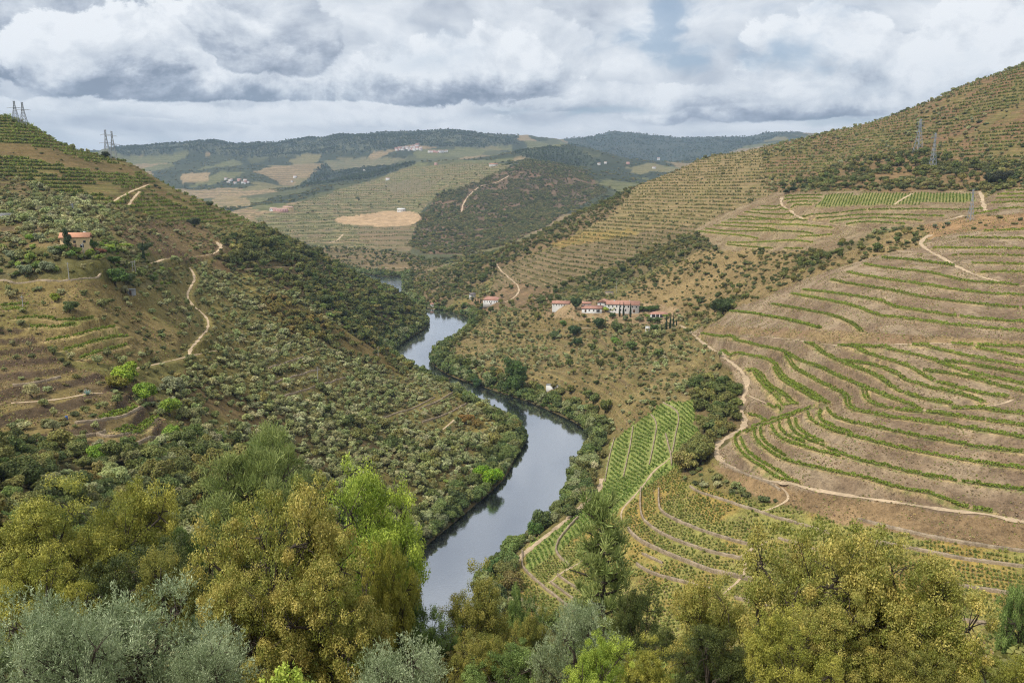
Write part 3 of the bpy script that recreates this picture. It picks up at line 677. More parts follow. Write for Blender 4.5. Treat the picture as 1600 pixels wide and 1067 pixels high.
# ------------------------------------------------------------------ materials
def mat(name, color, rough=0.85, spec=0.2, tint=None, noise=0.0, nscale=3.0, bump=0.0, metal=0.0):
    m = bpy.data.materials.new(name); m.use_nodes = True
    t = NT(m.node_tree); b = t.n['Principled BSDF']
    b.inputs['Roughness'].default_value = rough; b.inputs['Specular IOR Level'].default_value = spec; b.inputs['Metallic'].default_value = metal
    c = tuple(float(q) for q in color) + (1,)
    if noise or bump:
        co = t.new('ShaderNodeTexCoord').outputs['Object']
        nz = t.noise(co, nscale, 5, .6); nz2 = t.noise(co, nscale * .17, 3, .6)
        f = t.math('ADD', t.math('MULTIPLY', nz, .6), t.math('MULTIPLY', nz2, .6))
        dk = tuple(q * (1 - noise) for q in c[:3]) + (1,); lt = tuple(min(q * (1 + noise), .95) for q in c[:3]) + (1,)
        t.l.new(t.mix(t.ramp(f, .35, .85), dk, lt), b.inputs['Base Color'])
        if bump:
            bp = t.new('ShaderNodeBump'); bp.inputs['Strength'].default_value = 1.0; bp.inputs['Distance'].default_value = bump
            t.l.new(nz, bp.inputs['Height']); t.l.new(bp.outputs[0], b.inputs['Normal'])
    else: b.inputs['Base Color'].default_value = c
    return m
ALB = np.array([1.06, 1.03, .98])                                          # photo tone -> ground reflectance
gm = bpy.data.materials.new('hillside_soil'); gm.use_nodes = True
t = NT(gm.node_tree); b = t.n['Principled BSDF']; b.inputs['Roughness'].default_value = .95; b.inputs['Specular IOR Level'].default_value = .1
ac = t.new('ShaderNodeAttribute', attribute_name='cover'); as_ = t.new('ShaderNodeAttribute', attribute_name='stripe'); ap = t.new('ShaderNodeAttribute', attribute_name='freq')
co = t.new('ShaderNodeTexCoord').outputs['Object']
na = t.noise(co, .09, 5, .62); nb_ = t.noise(co, .55, 5, .65); nc = t.noise(co, 2.4, 4, .7)
f = t.math('ADD', t.math('MULTIPLY', na, .5), t.math('ADD', t.math('MULTIPLY', nb_, .7), t.math('MULTIPLY', nc, .6)))
gain = t.ramp(f, .68, 1.12, .45, 1.55, smooth=False)
base = t.vmath('SCALE', ac.outputs[0]); t.l.new(gain, base.node.inputs['Scale'])
# dry grass / stone specks
spk = t.ramp(t.noise(co, 1.1, 5, .75), .62, .74); base = t.mix(t.math('MULTIPLY', spk, .35), base, (.42, .34, .24, 1))
dks = t.ramp(t.noise(t.vmath('ADD', co, (31, 7, 3)), .8, 5, .75), .60, .72); base = t.mix(t.math('MULTIPLY', dks, .5), base, (.075, .062, .042, 1))
sz = t.new('ShaderNodeSeparateXYZ'); t.l.new(co, sz.inputs[0])
ph = t.math('ADD', t.math('MULTIPLY', sz.outputs[2], ap.outputs['Fac']), t.math('MULTIPLY', t.noise(co, .03, 3, .5), 1.2))
wv = t.math('SINE', t.math('MULTIPLY', ph, 2 * math.pi))
sm = t.math('MULTIPLY', t.ramp(wv, .0, .5), as_.outputs['Fac'])
sm = t.math('MULTIPLY', sm, t.ramp(nb_, .3, .6))
green = t.mix(t.ramp(na, .35, .65), (.055, .072, .018, 1), (.085, .085, .032, 1))
base = t.mix(sm, base, green)
dl = t.math('MULTIPLY', t.ramp(wv, -.45, -.95), t.math('MULTIPLY', as_.outputs['Fac'], .5))
base = t.mix(dl, base, (.07, .055, .04, 1))  # dark lines: terrace walls together with their shade, put into the colour
t.l.new(base, b.inputs['Base Color'])
bp = t.new('ShaderNodeBump'); bp.inputs['Distance'].default_value = .5; bp.inputs['Strength'].default_value = .9; t.l.new(t.math('ADD', t.math('ADD', nb_, t.math('MULTIPLY', nc, .6)), t.math('MULTIPLY', t.math('MULTIPLY', wv, as_.outputs['Fac']), .7)), bp.inputs['Height']); t.l.new(bp.outputs[0], b.inputs['Normal'])

V = np.stack([XX, YY, ZZ], -1).reshape(-1, 3)
ii = np.arange(NS * NA).reshape(NS, NA)
Q = np.stack([ii[:-1, :-1], ii[:-1, 1:], ii[1:, 1:], ii[1:, :-1]], -1).reshape(-1, 4)
cc = np.concatenate([COL * ALB, np.ones(COL.shape[:2] + (1,))], -1).reshape(-1, 4)
gme = mesh_np('hillsides', V, quads=Q, mats=[gm], smooth=True, attrs={'cover': ('POINT', 'FLOAT_COLOR', cc), 'stripe': ('POINT', 'FLOAT', STR), 'freq': ('POINT', 'FLOAT', 1.0 / PER)})
ground = link('ground', gme, kind='structure', label='steep terraced valley sides of brown schist soil, scrub and vineyards')
# far sheet that carries the land to the horizon behind the last ridge and behind the camera
nb2 = 48
ang = np.linspace(0, 2 * math.pi, nb2, endpoint=False)
ring = [(60.0, 60.0), (4000.0, -8.0), (11000.0, -60.0)]
V2 = [[0, 0, -9.0]] + [[r_ * math.sin(a_), r_ * math.cos(a_), -9.0] for r_, _ in ring[1:] for a_ in ang]
T2 = [[0, 1 + (i + 1) % nb2, 1 + i] for i in range(nb2)]; Q2 = [[1 + i, 1 + (i + 1) % nb2, 1 + nb2 + (i + 1) % nb2, 1 + nb2 + i] for i in range(nb2)]
link('terrain', mesh_np('plain', V2, quads=Q2, tris=T2, mats=[mat('far_plain', lin((92, 94, 70)), .95, .1, noise=.3, nscale=.004)]), kind='structure', label='low ground carrying on beyond the last ridge')

# ------------------------------------------------------------------ river surface
wm = bpy.data.materials.new('river_water'); wm.use_nodes = True
t = NT(wm.node_tree); b = t.n['Principled BSDF']
b.inputs['Base Color'].default_value = (.030, .034, .034, 1); b.inputs['Roughness'].default_value = .3; b.inputs['IOR'].default_value = 1.33
gl = t.new('ShaderNodeBsdfGlossy'); gl.inputs['Roughness'].default_value = .045; gl.inputs['Color'].default_value = (.9, .92, .96, 1)
lw = t.new('ShaderNodeLayerWeight'); lw.inputs[0].default_value = .35
mxw = t.new('ShaderNodeMixShader'); t.l.new(t.ramp(lw.outputs['Facing'], .2, 1.0, .40, .85, smooth=False), mxw.inputs[0]); t.l.new(b.outputs[0], mxw.inputs[1]); t.l.new(gl.outputs[0], mxw.inputs[2]); t.l.new(mxw.outputs[0], t.n['Material Output'].inputs[0])
co = t.new('ShaderNodeTexCoord').outputs['Object']
h = t.math('ADD', t.noise(co, .9, 4, .6), t.math('MULTIPLY', t.noise(co, .16, 3, .5), .9))
cat = t.ramp(t.noise(co, .012, 3, .5), .42, .62, .35, 1.0)
bp = t.new('ShaderNodeBump'); bp.inputs['Distance'].default_value = .07; t.l.new(t.math('MULTIPLY', cat, .5), bp.inputs['Strength']); t.l.new(h, bp.inputs['Height']); t.l.new(bp.outputs[0], b.inputs['Normal']); t.l.new(bp.outputs[0], gl.inputs['Normal'])
RO = np.array(RIV); cen = RO
xs0, xs1, ys0, ys1 = RO[:, 0].min() - 60, RO[:, 0].max() + 60, RO[:, 1].min() - 60, RO[:, 1].max() + 60
# water sheet: grid cells that lie in or just beside the river
gx = np.arange(xs0, xs1, 6.0); gy = np.arange(ys0, ys1, 6.0); MX, MY = np.meshgrid(gx, gy)
sd = np.where(inside(MX, MY, RIV), -1, 1) * seg_dist(MX, MY, RIV); cell = sd < 9
idm = -np.ones(MX.shape, int); use = np.zeros(MX.shape, bool)
qc = cell[:-1, :-1] | cell[1:, 1:] | cell[1:, :-1] | cell[:-1, 1:]
qi = np.argwhere(qc)
for di, dj in ((0, 0), (0, 1), (1, 0), (1, 1)): use[qi[:, 0] + di, qi[:, 1] + dj] = True
idm[use] = np.arange(use.sum())
WV = np.stack([MX[use], MY[use], np.zeros(use.sum())], 1)
WQ = np.stack([idm[qi[:, 0], qi[:, 1]], idm[qi[:, 0], qi[:, 1] + 1], idm[qi[:, 0] + 1, qi[:, 1] + 1], idm[qi[:, 0] + 1, qi[:, 1]]], 1)
link('river', mesh_np('river', WV, quads=WQ, mats=[wm]), kind='structure', label='dark calm river winding through the valley, reflecting grey sky')

# ------------------------------------------------------------------ dirt tracks and paths
trm = mat('track_earth', np.array(lin((196, 172, 140))) * .92, .95, .1, noise=.34, nscale=.9, bump=.05)
TRK = {0: 'pale dirt track winding below and beside the vine terraces'}
def ribbon(P, w, lift, nx=5, rut=0.0):
    d = np.gradient(P, axis=0); d /= np.linalg.norm(d, axis=1)[:, None] + 1e-9; nrm = np.stack([-d[:, 1], d[:, 0]], 1)
    ofs = np.linspace(-.5, .5, nx) * w; jit = fbm(P[:, 0] / 3.5, P[:, 1] / 3.5, 3, 8) * .42 * w
    rows_ = []
    for k, o in enumerate(ofs):
        q = P + nrm * (o * (1 + (abs(o) > w * .4) * jit / w * 2)[:, None] if np.ndim(jit) else o)
        rows_.append(np.column_stack([q, F.z(q[:, 0], q[:, 1]) + lift]))
    Vv = np.stack(rows_, 1); m_ = len(P)
    Vv[:, :, 2] = np.maximum(Vv[:, :, 2], Vv[:, :, 2].mean(1, keepdims=True) - .02)
    id_ = np.arange(m_ * nx).reshape(m_, nx)
    return Vv.reshape(-1, 3), np.stack([id_[:-1, :-1], id_[:-1, 1:], id_[1:, 1:], id_[1:, :-1]], -1).reshape(-1, 4)
for (nm, _), P, w_ in zip(TRACKS, track_lines, tw):
    Vr, Qr = ribbon(P, w_, .10)
    link('dirt_track' if w_ > 1.9 else 'footpath', mesh_np('track', Vr, quads=Qr, mats=[trm], smooth=True), kind='structure')
# ------------------------------------------------------------------ foliage
def leaf_mat(name, source, trans=.28):
    m = bpy.data.materials.new(name); m.use_nodes = True
    t = NT(m.node_tree); b = t.n['Principled BSDF']; b.inputs['Roughness'].default_value = .55; b.inputs['Specular IOR Level'].default_value = .25
    if source == 'object': c = t.new('ShaderNodeObjectInfo').outputs['Color']
    else: c = t.new('ShaderNodeAttribute', attribute_type='INSTANCER', attribute_name='icol').outputs['Color']
    ti = t.new('ShaderNodeAttribute', attribute_name='tint').outputs['Fac']
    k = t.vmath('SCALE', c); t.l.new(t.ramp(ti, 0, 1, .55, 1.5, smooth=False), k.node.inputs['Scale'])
    hs = t.new('ShaderNodeHueSaturation'); t.l.new(k, hs.inputs['Color']); t.l.new(t.ramp(t.math('FRACT', t.math('MULTIPLY', ti, 7.31)), 0, 1, .475, .52, smooth=False), hs.inputs['Hue'])
    t.l.new(hs.outputs[0], b.inputs['Base Color'])
    tr = t.new('ShaderNodeBsdfTranslucent'); t.l.new(hs.outputs[0], tr.inputs[0])
    mx = t.new('ShaderNodeMixShader'); mx.inputs[0].default_value = trans; t.l.new(b.outputs[0], mx.inputs[1]); t.l.new(tr.outputs[0], mx.inputs[2])
    t.l.new(mx.outputs[0], t.n['Material Output'].inputs[0])
    return m
LEAF_O, LEAF_I = leaf_mat('foliage', 'object'), leaf_mat('foliage_mass', 'inst')
BARK = mat('bark', (.085, .068, .052), .95, .1, noise=.35, nscale=4, bump=.03)
def icos(sub=1):
    import bmesh
    bm = bmesh.new(); bmesh.ops.create_icosphere(bm, subdivisions=sub, radius=1.0)
    v = np.array([q.co[:] for q in bm.verts]); f = np.array([[q.index for q in p.verts] for p in bm.faces]); bm.free()
    return v, f
ICO1 = icos(1); ICO2 = icos(2)
def unit(v): return v / (np.linalg.norm(v, axis=1)[:, None] + 1e-9)
def cards(P, N, size, rg, aspect=1.0, shape='quad'):
    n = len(P); N = unit(N); r = unit(rg.normal(size=(n, 3))); U = unit(np.cross(N, r)); W = np.cross(N, U)
    s = (size * rg.uniform(.65, 1.35, n))[:, None]
    if shape == 'quad': c = [(-1, -1), (1, -1), (1, 1), (-1, 1)]
    else: c = [(-1.0, 0), (-.1, -.62), (1.0, 0), (-.1, .62)]
    V = np.stack([P + U * s * a * .5 * aspect + W * s * b_ * .5 + N * s * (.12 if abs(a) > .5 and shape != 'quad' else 0) for a, b_ in c], 1)
    return V.reshape(-1, 3), np.arange(4 * n).reshape(n, 4)
def tube(P, rad, ns=5):
    P = np.asarray(P, float); n = len(P); d = unit(np.gradient(P, axis=0)); ref = np.array([.31, .17, .93]); U = unit(np.cross(d, ref) + 1e-6); W = np.cross(d, U)
    th = np.linspace(0, 2 * np.pi, ns, endpoint=False)
    V = (P[:, None] + (U[:, None] * np.cos(th)[None, :, None] + W[:, None] * np.sin(th)[None, :, None]) * np.asarray(rad)[:, None, None]).reshape(-1, 3)
    i = np.arange(n * ns).reshape(n, ns); j = np.roll(i, -1, 1)
    return V, np.stack([i[:-1], j[:-1], j[1:], i[1:]], -1).reshape(-1, 4)
class Acc:
    def __init__(s): s.V = []; s.Q = []; s.T = []; s.n = 0; s.tq = []; s.tt = []; s.mq = []; s.mt = []
    def add(s, V, Q=None, T=None, tint=.5, m=0):
        V = np.asarray(V, float); s.V.append(V)
        if Q is not None and len(Q): s.Q.append(np.asarray(Q) + s.n); s.tq.append(np.broadcast_to(tint, (len(Q),)).astype(float)); s.mq.append(np.full(len(Q), m))
        if T is not None and len(T): s.T.append(np.asarray(T) + s.n); s.tt.append(np.broadcast_to(tint, (len(T),)).astype(float)); s.mt.append(np.full(len(T), m))
        s.n += len(V)
    def mesh(s, name, mats, smooth=False):
        Q = np.concatenate(s.Q) if s.Q else None; T = np.concatenate(s.T) if s.T else None
        return mesh_np(name, np.concatenate(s.V), Q, T, mats, np.concatenate(s.mq + s.mt), {'tint': ('FACE', 'FLOAT', np.concatenate(s.tq + s.tt))}, smooth)
def crown_into(acc, lobes, ncard, size, rg, core=.74, up=.35, rnd=.7, aspect=1.0, shape='quad'):
    lobes = np.array(lobes); vol = lobes[:, 3] * lobes[:, 4] * lobes[:, 5]; wts = vol ** (2 / 3); wts /= wts.sum()
    for L, k in zip(lobes, (wts * ncard).astype(int) + 1):
        c, r = L[:3], L[3:6]
        d = unit(rg.normal(size=(k, 3)) + [0, 0, .25]); rr = rg.uniform(.72, 1.08, k) ** .8
        P = c + d * r * rr[:, None]
        inn = np.zeros(k, bool)
        for M2 in lobes:
            if M2 is not L: inn |= (((P - M2[:3]) / M2[3:6]) ** 2).sum(1) < .62
        P = P[~inn]; d = d[~inn]
        if not len(P): continue
        tint = np.clip(.45 + rg.normal(0, .2, len(P)) + rg.normal(0, .1), 0, 1)
        V, Q = cards(P, d + [0, 0, up] + rg.normal(0, rnd, d.shape), size, rg, aspect, shape)
        acc.add(V, Q, tint=tint)
        if core:
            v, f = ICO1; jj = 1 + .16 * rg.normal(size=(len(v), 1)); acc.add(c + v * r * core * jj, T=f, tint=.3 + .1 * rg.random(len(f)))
def blob_lobes(rg, n, rx, rz, zc, rl=(.42, .62), flat=.8):
    out = [(0, 0, zc, rx * .7, rx * .7, rz * .75)]
    n += 2
    for i in range(n):
        a = 2 * np.pi * (i + rg.random() * 1.1) / n; e = rg.uniform(-.45, .85); q = rg.uniform(.38, .86)
        rr = rg.uniform(rl[0] * .65, rl[1] * 1.02) * rx
        out.append((math.cos(a) * q * rx, math.sin(a) * q * rx, zc + e * rz * .75, rr, rr * rg.uniform(.85, 1.15), rr * flat))
    return out
def make_proto(kind, seed, hi):
    rg = np.random.default_rng(seed); cr, tk = Acc(), Acc()
    nc, sz = (2600, .105) if hi else (620, .20)
    def trunk(h, r0, lean=.15, limbs=3, top=1.0):
        p = np.array([[0, 0, -.25], [rg.normal(0, lean * .3), rg.normal(0, lean * .3), h * .5], [rg.normal(0, lean), rg.normal(0, lean), h]])
        V, Q = tube(p, [r0 * 1.4, r0, r0 * .75]); tk.add(V, Q)
        for i in range(limbs):
            a = 2 * np.pi * (i + rg.random()) / limbs; e = p[2] + [math.cos(a) * .5 * top, math.sin(a) * .5 * top, .55 * top]
            V, Q = tube([p[2] - [0, 0, .08], (p[2] + e) / 2 + rg.normal(0, .06, 3), e], [r0 * .6, r0 * .42, r0 * .2]); tk.add(V, Q)
    if kind == 'olive':
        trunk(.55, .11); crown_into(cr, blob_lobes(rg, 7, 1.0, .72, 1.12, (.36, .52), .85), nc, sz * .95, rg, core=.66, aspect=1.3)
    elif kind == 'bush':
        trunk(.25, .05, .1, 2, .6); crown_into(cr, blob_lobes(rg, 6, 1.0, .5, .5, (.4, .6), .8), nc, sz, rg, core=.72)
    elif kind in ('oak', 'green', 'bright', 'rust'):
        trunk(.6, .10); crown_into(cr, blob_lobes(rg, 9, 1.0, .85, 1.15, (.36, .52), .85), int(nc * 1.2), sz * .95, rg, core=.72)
    elif kind == 'bank':
        trunk(.4, .08); crown_into(cr, blob_lobes(rg, 9, 1.0, .95, 1.0, (.38, .56), .95), int(nc * 1.2), sz * .95, rg, core=.74)
    elif kind == 'pine':
        trunk(1.0, .09, .1, 3, .8)
        crown_into(cr, [(0, 0, 1.35, .8, .8, .5)] + [(rg.normal(0, .4), rg.normal(0, .4), rg.uniform(1.0, 1.8), .45, .45, .35) for _ in range(7)], nc, sz * .9, rg, core=.6)
    elif kind == 'poplar':
        trunk(1.0, .09, .05, 2, .5)
        crown_into(cr, [(rg.normal(0, .22), rg.normal(0, .22), .9 + i * .36, .62 - .05 * abs(i - 3), .62 - .05 * abs(i - 3), .5) for i in range(8)], int(nc * 1.7), sz * .8, rg, core=.62)
    elif kind == 'cypress':
        trunk(.6, .09, .02, 2, .3)
        crown_into(cr, [(rg.normal(0, .05), rg.normal(0, .05), .8 + i * .75, .85 - .095 * i if i else .7, .85 - .095 * i if i else .7, .75) for i in range(8)], int(nc * .9), sz * 1.1, rg, core=.8)
    elif kind == 'tuft':
        k = 18; a = rg.uniform(0, 6.28, k); p = np.stack([np.cos(a) * .5, np.sin(a) * .5, rg.uniform(.1, .8, k)], 1) * rg.uniform(.2, 1, (k, 1)); V, Q = cards(p, p * [1, 1, .2] + rg.normal(0, .4, (k, 3)), .6, rg); cr.add(V, Q, tint=rg.random(k))
    elif kind == 'vine':
        k = 26; p = rg.normal(0, 1, (k, 3)) * [.26, .26, .26] + [0, 0, .62]; V, Q = cards(p, p - [0, 0, .5] + rg.normal(0, .5, (k, 3)), .36, rg); cr.add(V, Q, tint=np.clip(rg.normal(.5, .22, k), 0, 1))
        V, Q = tube([[0, 0, -.1], [.03, 0, .3], [0, .02, .55]], [.05, .04, .03], 4); tk.add(V, Q)
    return cr, tk
PROTO = {}
def proto(kind, hi=False, nvar=4):
    key = (kind, hi)
    if key not in PROTO:
        L = []
        for i in range(nvar):
            cr, tk = make_proto(kind, 100 + i * 13 + (sum(map(ord, kind)) % 89), hi)
            crown = cr.mesh(kind + '_crown', [LEAF_O]); trunk = tk.mesh(kind + '_trunk', [BARK], True) if tk.n else None
            both = Acc(); both.V = cr.V + tk.V; both.Q = cr.Q + [q + cr.n for q in tk.Q]; both.T = cr.T; both.tq = cr.tq + tk.tq; both.tt = cr.tt; both.mq = cr.mq + [x + 1 for x in tk.mq]; both.mt = cr.mt
            one = both.mesh(kind, [LEAF_O, BARK]); inst = one.copy(); inst.materials[0] = LEAF_I
            L.append((one, crown, trunk, inst))
        PROTO[key] = L
    return PROTO[key]
PAL = {'olive': [(114, 116, 78), (122, 124, 88), (104, 108, 70), (130, 130, 98)], 'bush': [(84, 86, 52), (96, 96, 58), (74, 80, 50), (108, 102, 64)],
       'oak': [(80, 86, 46), (92, 94, 52), (72, 80, 44), (102, 100, 56)], 'green': [(92, 104, 54), (100, 112, 60), (84, 98, 50)], 'bright': [(108, 124, 52), (102, 116, 54), (114, 126, 60)],
       'rust': [(106, 98, 54), (100, 94, 52), (114, 102, 58), (92, 92, 52)], 'bank': [(82, 94, 52), (92, 102, 58), (72, 84, 48), (104, 110, 66), (114, 118, 84)], 'pine': [(58, 70, 46), (66, 76, 50), (74, 82, 54)],
       'poplar': [(82, 100, 50), (88, 106, 54)], 'cypress': [(46, 60, 38), (52, 64, 40)], 'tuft': [(136, 120, 98), (126, 110, 90), (118, 104, 84), (130, 118, 84), (130, 112, 86), (110, 98, 78), (118, 116, 72), (112, 114, 66)], 'vine': [(104, 118, 54), (116, 126, 62), (92, 108, 50)]}
LALB = np.array([2.15, 2.12, 1.95])
def pick_col(kind, rg):
    p = PAL[kind]; c = lin(p[int(rg.integers(len(p)))]) * LALB * rg.uniform(.82, 1.2)
    return np.clip(c * rg.uniform(.93, 1.07, 3), 0, .9)
BUILD_FOOT = [(974, 489, 15), (880, 482, 8), (925, 486, 10), (1030, 492, 9), (1012, 515, 4), (770, 474, 12), (740, 464, 6), (117, 388, 6.5)]
FOOT = [(F.hit(u, v, 150)[0], F.hit(u, v, 150)[1], r) for u, v, r in BUILD_FOOT]
PLANTS = {}
def near_idx(X, Y):
    fa, fs = F.idx(X, Y); return np.round(fs).astype(int), np.round(fa).astype(int)
def add_plants(kind, X, Y, r, zone):
    z = F.z(X, Y); ok = np.ones(len(X), bool)
    for fx, fy, fr_ in FOOT: ok &= np.hypot(X - fx, Y - fy) > fr_
    PLANTS.setdefault(kind, []).append((X[ok], Y[ok], z[ok], r[ok], np.full(ok.sum(), zone)))
for k, (nm, poly, d0, d1, c1, c2, per, amt, veg) in enumerate(ZONES):
    sel = ZID == k
    if not sel.any() or not veg: continue
    x0, x1, y0, y1 = XX[sel].min(), XX[sel].max(), YY[sel].min(), YY[sel].max()
    for q, (kind, spc, r0, r1) in enumerate(veg):
        rg = np.random.default_rng(1000 + k * 10 + q)
        gx, gy = np.meshgrid(np.arange(x0, x1 + spc, spc), np.arange(y0, y1 + spc, spc)); gx = gx.ravel(); gy = gy.ravel()
        gx = gx + rg.uniform(-.46, .46, len(gx)) * spc; gy = gy + rg.uniform(-.46, .46, len(gy)) * spc
        m = (np.abs(gx / np.maximum(gy, 1)) < AMAX - .01) & (gy > 40); gx, gy = gx[m], gy[m]
        i, j = near_idx(gx, gy); m = (ZID[i, j] == k) & (NEAR[i, j] > (.9 if kind == 'tuft' else 2.4 if d0 < 1000 else 5)) & (rd[i, j] > 3)
        gx, gy = gx[m], gy[m]
        cl = fbm(gx / (spc * 5), gy / (spc * 5), 2, 60 + k); m = cl > (-.5 if kind != 'tuft' else -.2) - 0 * cl
        if kind in ('bush', 'rust', 'green', 'bright'): m = cl > -.18
        if kind in ('olive', 'oak'): m = (cl > -.3) | (rg.random(len(cl)) < .4)
        gx, gy, cl = gx[m], gy[m], cl[m]
        r = (r0 * .75 + (r1 - r0 * .75) * rg.beta(1.1, 2.0, len(gx))) * np.clip(1 + .5 * cl, .7, 1.4)
        add_plants(kind, gx, gy, r, k)
# riverside trees
BANKZ = len(ZONES)
rgb = np.random.default_rng(77)
def along(poly, spacing, o0, o1, r0, r1, kind, keep=None):
    seg = np.roll(poly, -1, 0) - poly; L = np.hypot(*seg.T); xs, ys, rs = [], [], []
    for p, sgm, l in zip(poly, seg, L):
        for tt in np.arange(rgb.random() * spacing, l, spacing):
            q = p + sgm * tt / l; nrm = np.array([sgm[1], -sgm[0]]) / (l + 1e-9); o = rgb.uniform(o0, o1)
            e = q + nrm * o
            if inside(np.array([e[0]]), np.array([e[1]]), RIV)[0]: e = q - nrm * o
            if keep is not None and not keep(e): continue
            xs.append(e[0]); ys.append(e[1]); rs.append(rgb.uniform(r0, r1))
    add_plants(kind, np.array(xs), np.array(ys), np.array(rs), BANKZ)
def bank_ok(e):
    u, v = project(e[0], e[1], 1.0)
    if 640 < u < 730 and 470 < v < 500 and rgb.random() < .75: return False
    if e[1] > 950 and v > 436 and u < 640 and rgb.random() < .85: return False
    if 730 < u < 800 and 585 < v < 625 and rgb.random() < .6: return False
    if 795 < u < 870 and 800 < v < 900 and rgb.random() < .8: return False
    return e[1] > 170
along(RIV, 2.0, .2, 2.0, .7, 1.7, 'bank', lambda e: e[1] > 170)
along(RIV, 3.6, 1.0, 4.5, 1.8, 3.4, 'bank', bank_ok)
along(RIV, 5.5, 4.0, 9.0, 2.0, 3.8, 'bank', bank_ok)
along(RIV, 8.0, 6.0, 14.0, 2.0, 3.4, 'oak', bank_ok)
# patches of wood on the far farmland
rgf = np.random.default_rng(8); fw = np.argwhere((FARWOOD > 0) & (ZID < 0) & (YY < 5200))
if len(fw):
    s_ = fw[rgf.integers(len(fw), size=7000)]; add_plants('bush', XX[s_[:, 0], s_[:, 1]] + rgf.normal(0, 6, 7000), YY[s_[:, 0], s_[:, 1]] + rgf.normal(0, 9, 7000), rgf.uniform(2.2, 4.6, 7000), BANKZ + 1)

KNAME = {'olive': ('olive_tree', 'olive tree'), 'bush': ('shrub', 'shrub'), 'oak': ('holm_oak', 'oak'), 'green': ('broadleaf_tree', 'tree'), 'bright': ('fruit_tree', 'tree'), 'rust': ('rusty_oak', 'oak'),
         'bank': ('riverside_tree', 'tree'), 'pine': ('pine_tree', 'pine'), 'tuft': ('grass_tuft', 'grass')}
KLOOK = {'olive': 'grey-green olive tree', 'bush': 'low dark green shrub', 'oak': 'dark green oak', 'green': 'mid green leafy tree', 'bright': 'yellow-green leafy tree',
         'rust': 'rusty brown-leaved oak', 'bank': 'leafy green tree at the water\'s edge', 'pine': 'dark pine'}
ZPLACE = {'open_slope': 'on the open hillside', 'far_forest': 'on the far wooded ridge', 'far_vines': 'among the distant vineyards', 'dark_hill': 'on the dark scrub hill across the river', 'valley_scrub': 'above the far bend of the river', 'spur_scrub': 'on the scrubby edge of the far spur',
          'spur_vines': 'among terraces of the long far slope', 'ridge_scrub': 'in the dense band above the white farmhouse', 'brown_scrub': 'on the brown slope behind the farmhouse', 'thicket': 'in the thicket beside the upper vine rows',
          'quinta_front': 'on the slope between farmhouse and river', 'quinta_yard': 'in the farmhouse yard', 'mid_scrub': 'near the small red-roofed house by the quay', 'top_hill': 'high on the hill behind the pylons',
          'plateau_scrub': 'in the scrub below the grey pylons', 'brown_band': 'on the bare brown bank', 'gully': 'in the wooded gully beside the pale track', 'dry_bank': 'on the dry bank below the track', 'left_vines': 'among the vines of the green hill with twin pylons',
          'left_brown': 'on the bare brown slope near the peach house', 'left_olive_band': 'on the slope above the peach house', 'left_garden': 'in the gardens around the peach house', 'left_stony': 'on the stony slope below the long garden wall',
          'left_terraces': 'on the dark stone-walled terraces', 'olive_grove': 'in the olive grove above the river bend', 'macchia': 'in the dense scrub spur', 'orange_scrub': 'at the upper edge of the olive grove',
          'lower_olives': 'on the lower slope above the river', 'gully_wood': 'in the wooded hollow', 'low_wood': 'in the wood below'}
def gn_scatter(name, kind, hi, X, Y, Z, r, col, label):
    col_ = bpy.data.collections.new('kinds_' + name)
    for i, pr in enumerate(proto(kind, hi)):
        o = bpy.data.objects.new('%s_kind_%d' % (kind, i), pr[3]); col_.objects.link(o)
    n = len(X); rg = np.random.default_rng(n)
    me = bpy.data.meshes.new(name); me.vertices.add(n); me.vertices.foreach_set('co', np.stack([X, Y, Z], 1).astype(np.float32).ravel())
    for nm_, typ, arr in (('rad', 'FLOAT_VECTOR', r[:, None] * np.column_stack([rg.uniform(.78, 1.25, n), rg.uniform(.78, 1.25, n), rg.uniform(.7, 1.25, n)])), ('rz', 'FLOAT', rg.uniform(0, 6.283, n)), ('icol', 'FLOAT_COLOR', np.column_stack([col, np.ones(n)]))):
        at = me.attributes.new(nm_, typ, 'POINT'); at.data.foreach_set({'FLOAT_COLOR': 'color', 'FLOAT_VECTOR': 'vector'}.get(typ, 'value'), np.asarray(arr, np.float32).ravel())
    at = me.attributes.new('var', 'INT', 'POINT'); at.data.foreach_set('value', rg.integers(0, len(proto(kind, hi)), n).astype(np.int32))
    ng = bpy.data.node_groups.new(name + '_scatter', 'GeometryNodeTree')
    ng.interface.new_socket('Geometry', in_out='INPUT', socket_type='NodeSocketGeometry'); ng.interface.new_socket('Geometry', in_out='OUTPUT', socket_type='NodeSocketGeometry')
    N = ng.nodes; gi = N.new('NodeGroupInput'); go = N.new('NodeGroupOutput'); ci = N.new('GeometryNodeCollectionInfo'); ci.inputs['Collection'].default_value = col_
    ci.inputs['Separate Children'].default_value = True; ci.inputs['Reset Children'].default_value = True
    ip = N.new('GeometryNodeInstanceOnPoints'); ip.inputs['Pick Instance'].default_value = True
    def attr(nm_, ty):
        a_ = N.new('GeometryNodeInputNamedAttribute'); a_.data_type = ty; a_.inputs['Name'].default_value = nm_; return a_.outputs[0]
    cx = N.new('ShaderNodeCombineXYZ'); ng.links.new(attr('rz', 'FLOAT'), cx.inputs[2])
    e2r = N.new('FunctionNodeEulerToRotation'); ng.links.new(cx.outputs[0], e2r.inputs[0])
    L = ng.links; L.new(gi.outputs[0], ip.inputs['Points']); L.new(ci.outputs[0], ip.inputs['Instance']); L.new(attr('var', 'INT'), ip.inputs['Instance Index']); L.new(e2r.outputs[0], ip.inputs['Rotation']); L.new(attr('rad', 'FLOAT_VECTOR'), ip.inputs['Scale']); L.new(ip.outputs[0], go.inputs[0])
    o = link(name, me, kind='stuff', label=label); md = o.modifiers.new('scatter', 'NODES'); md.node_group = ng
    return o
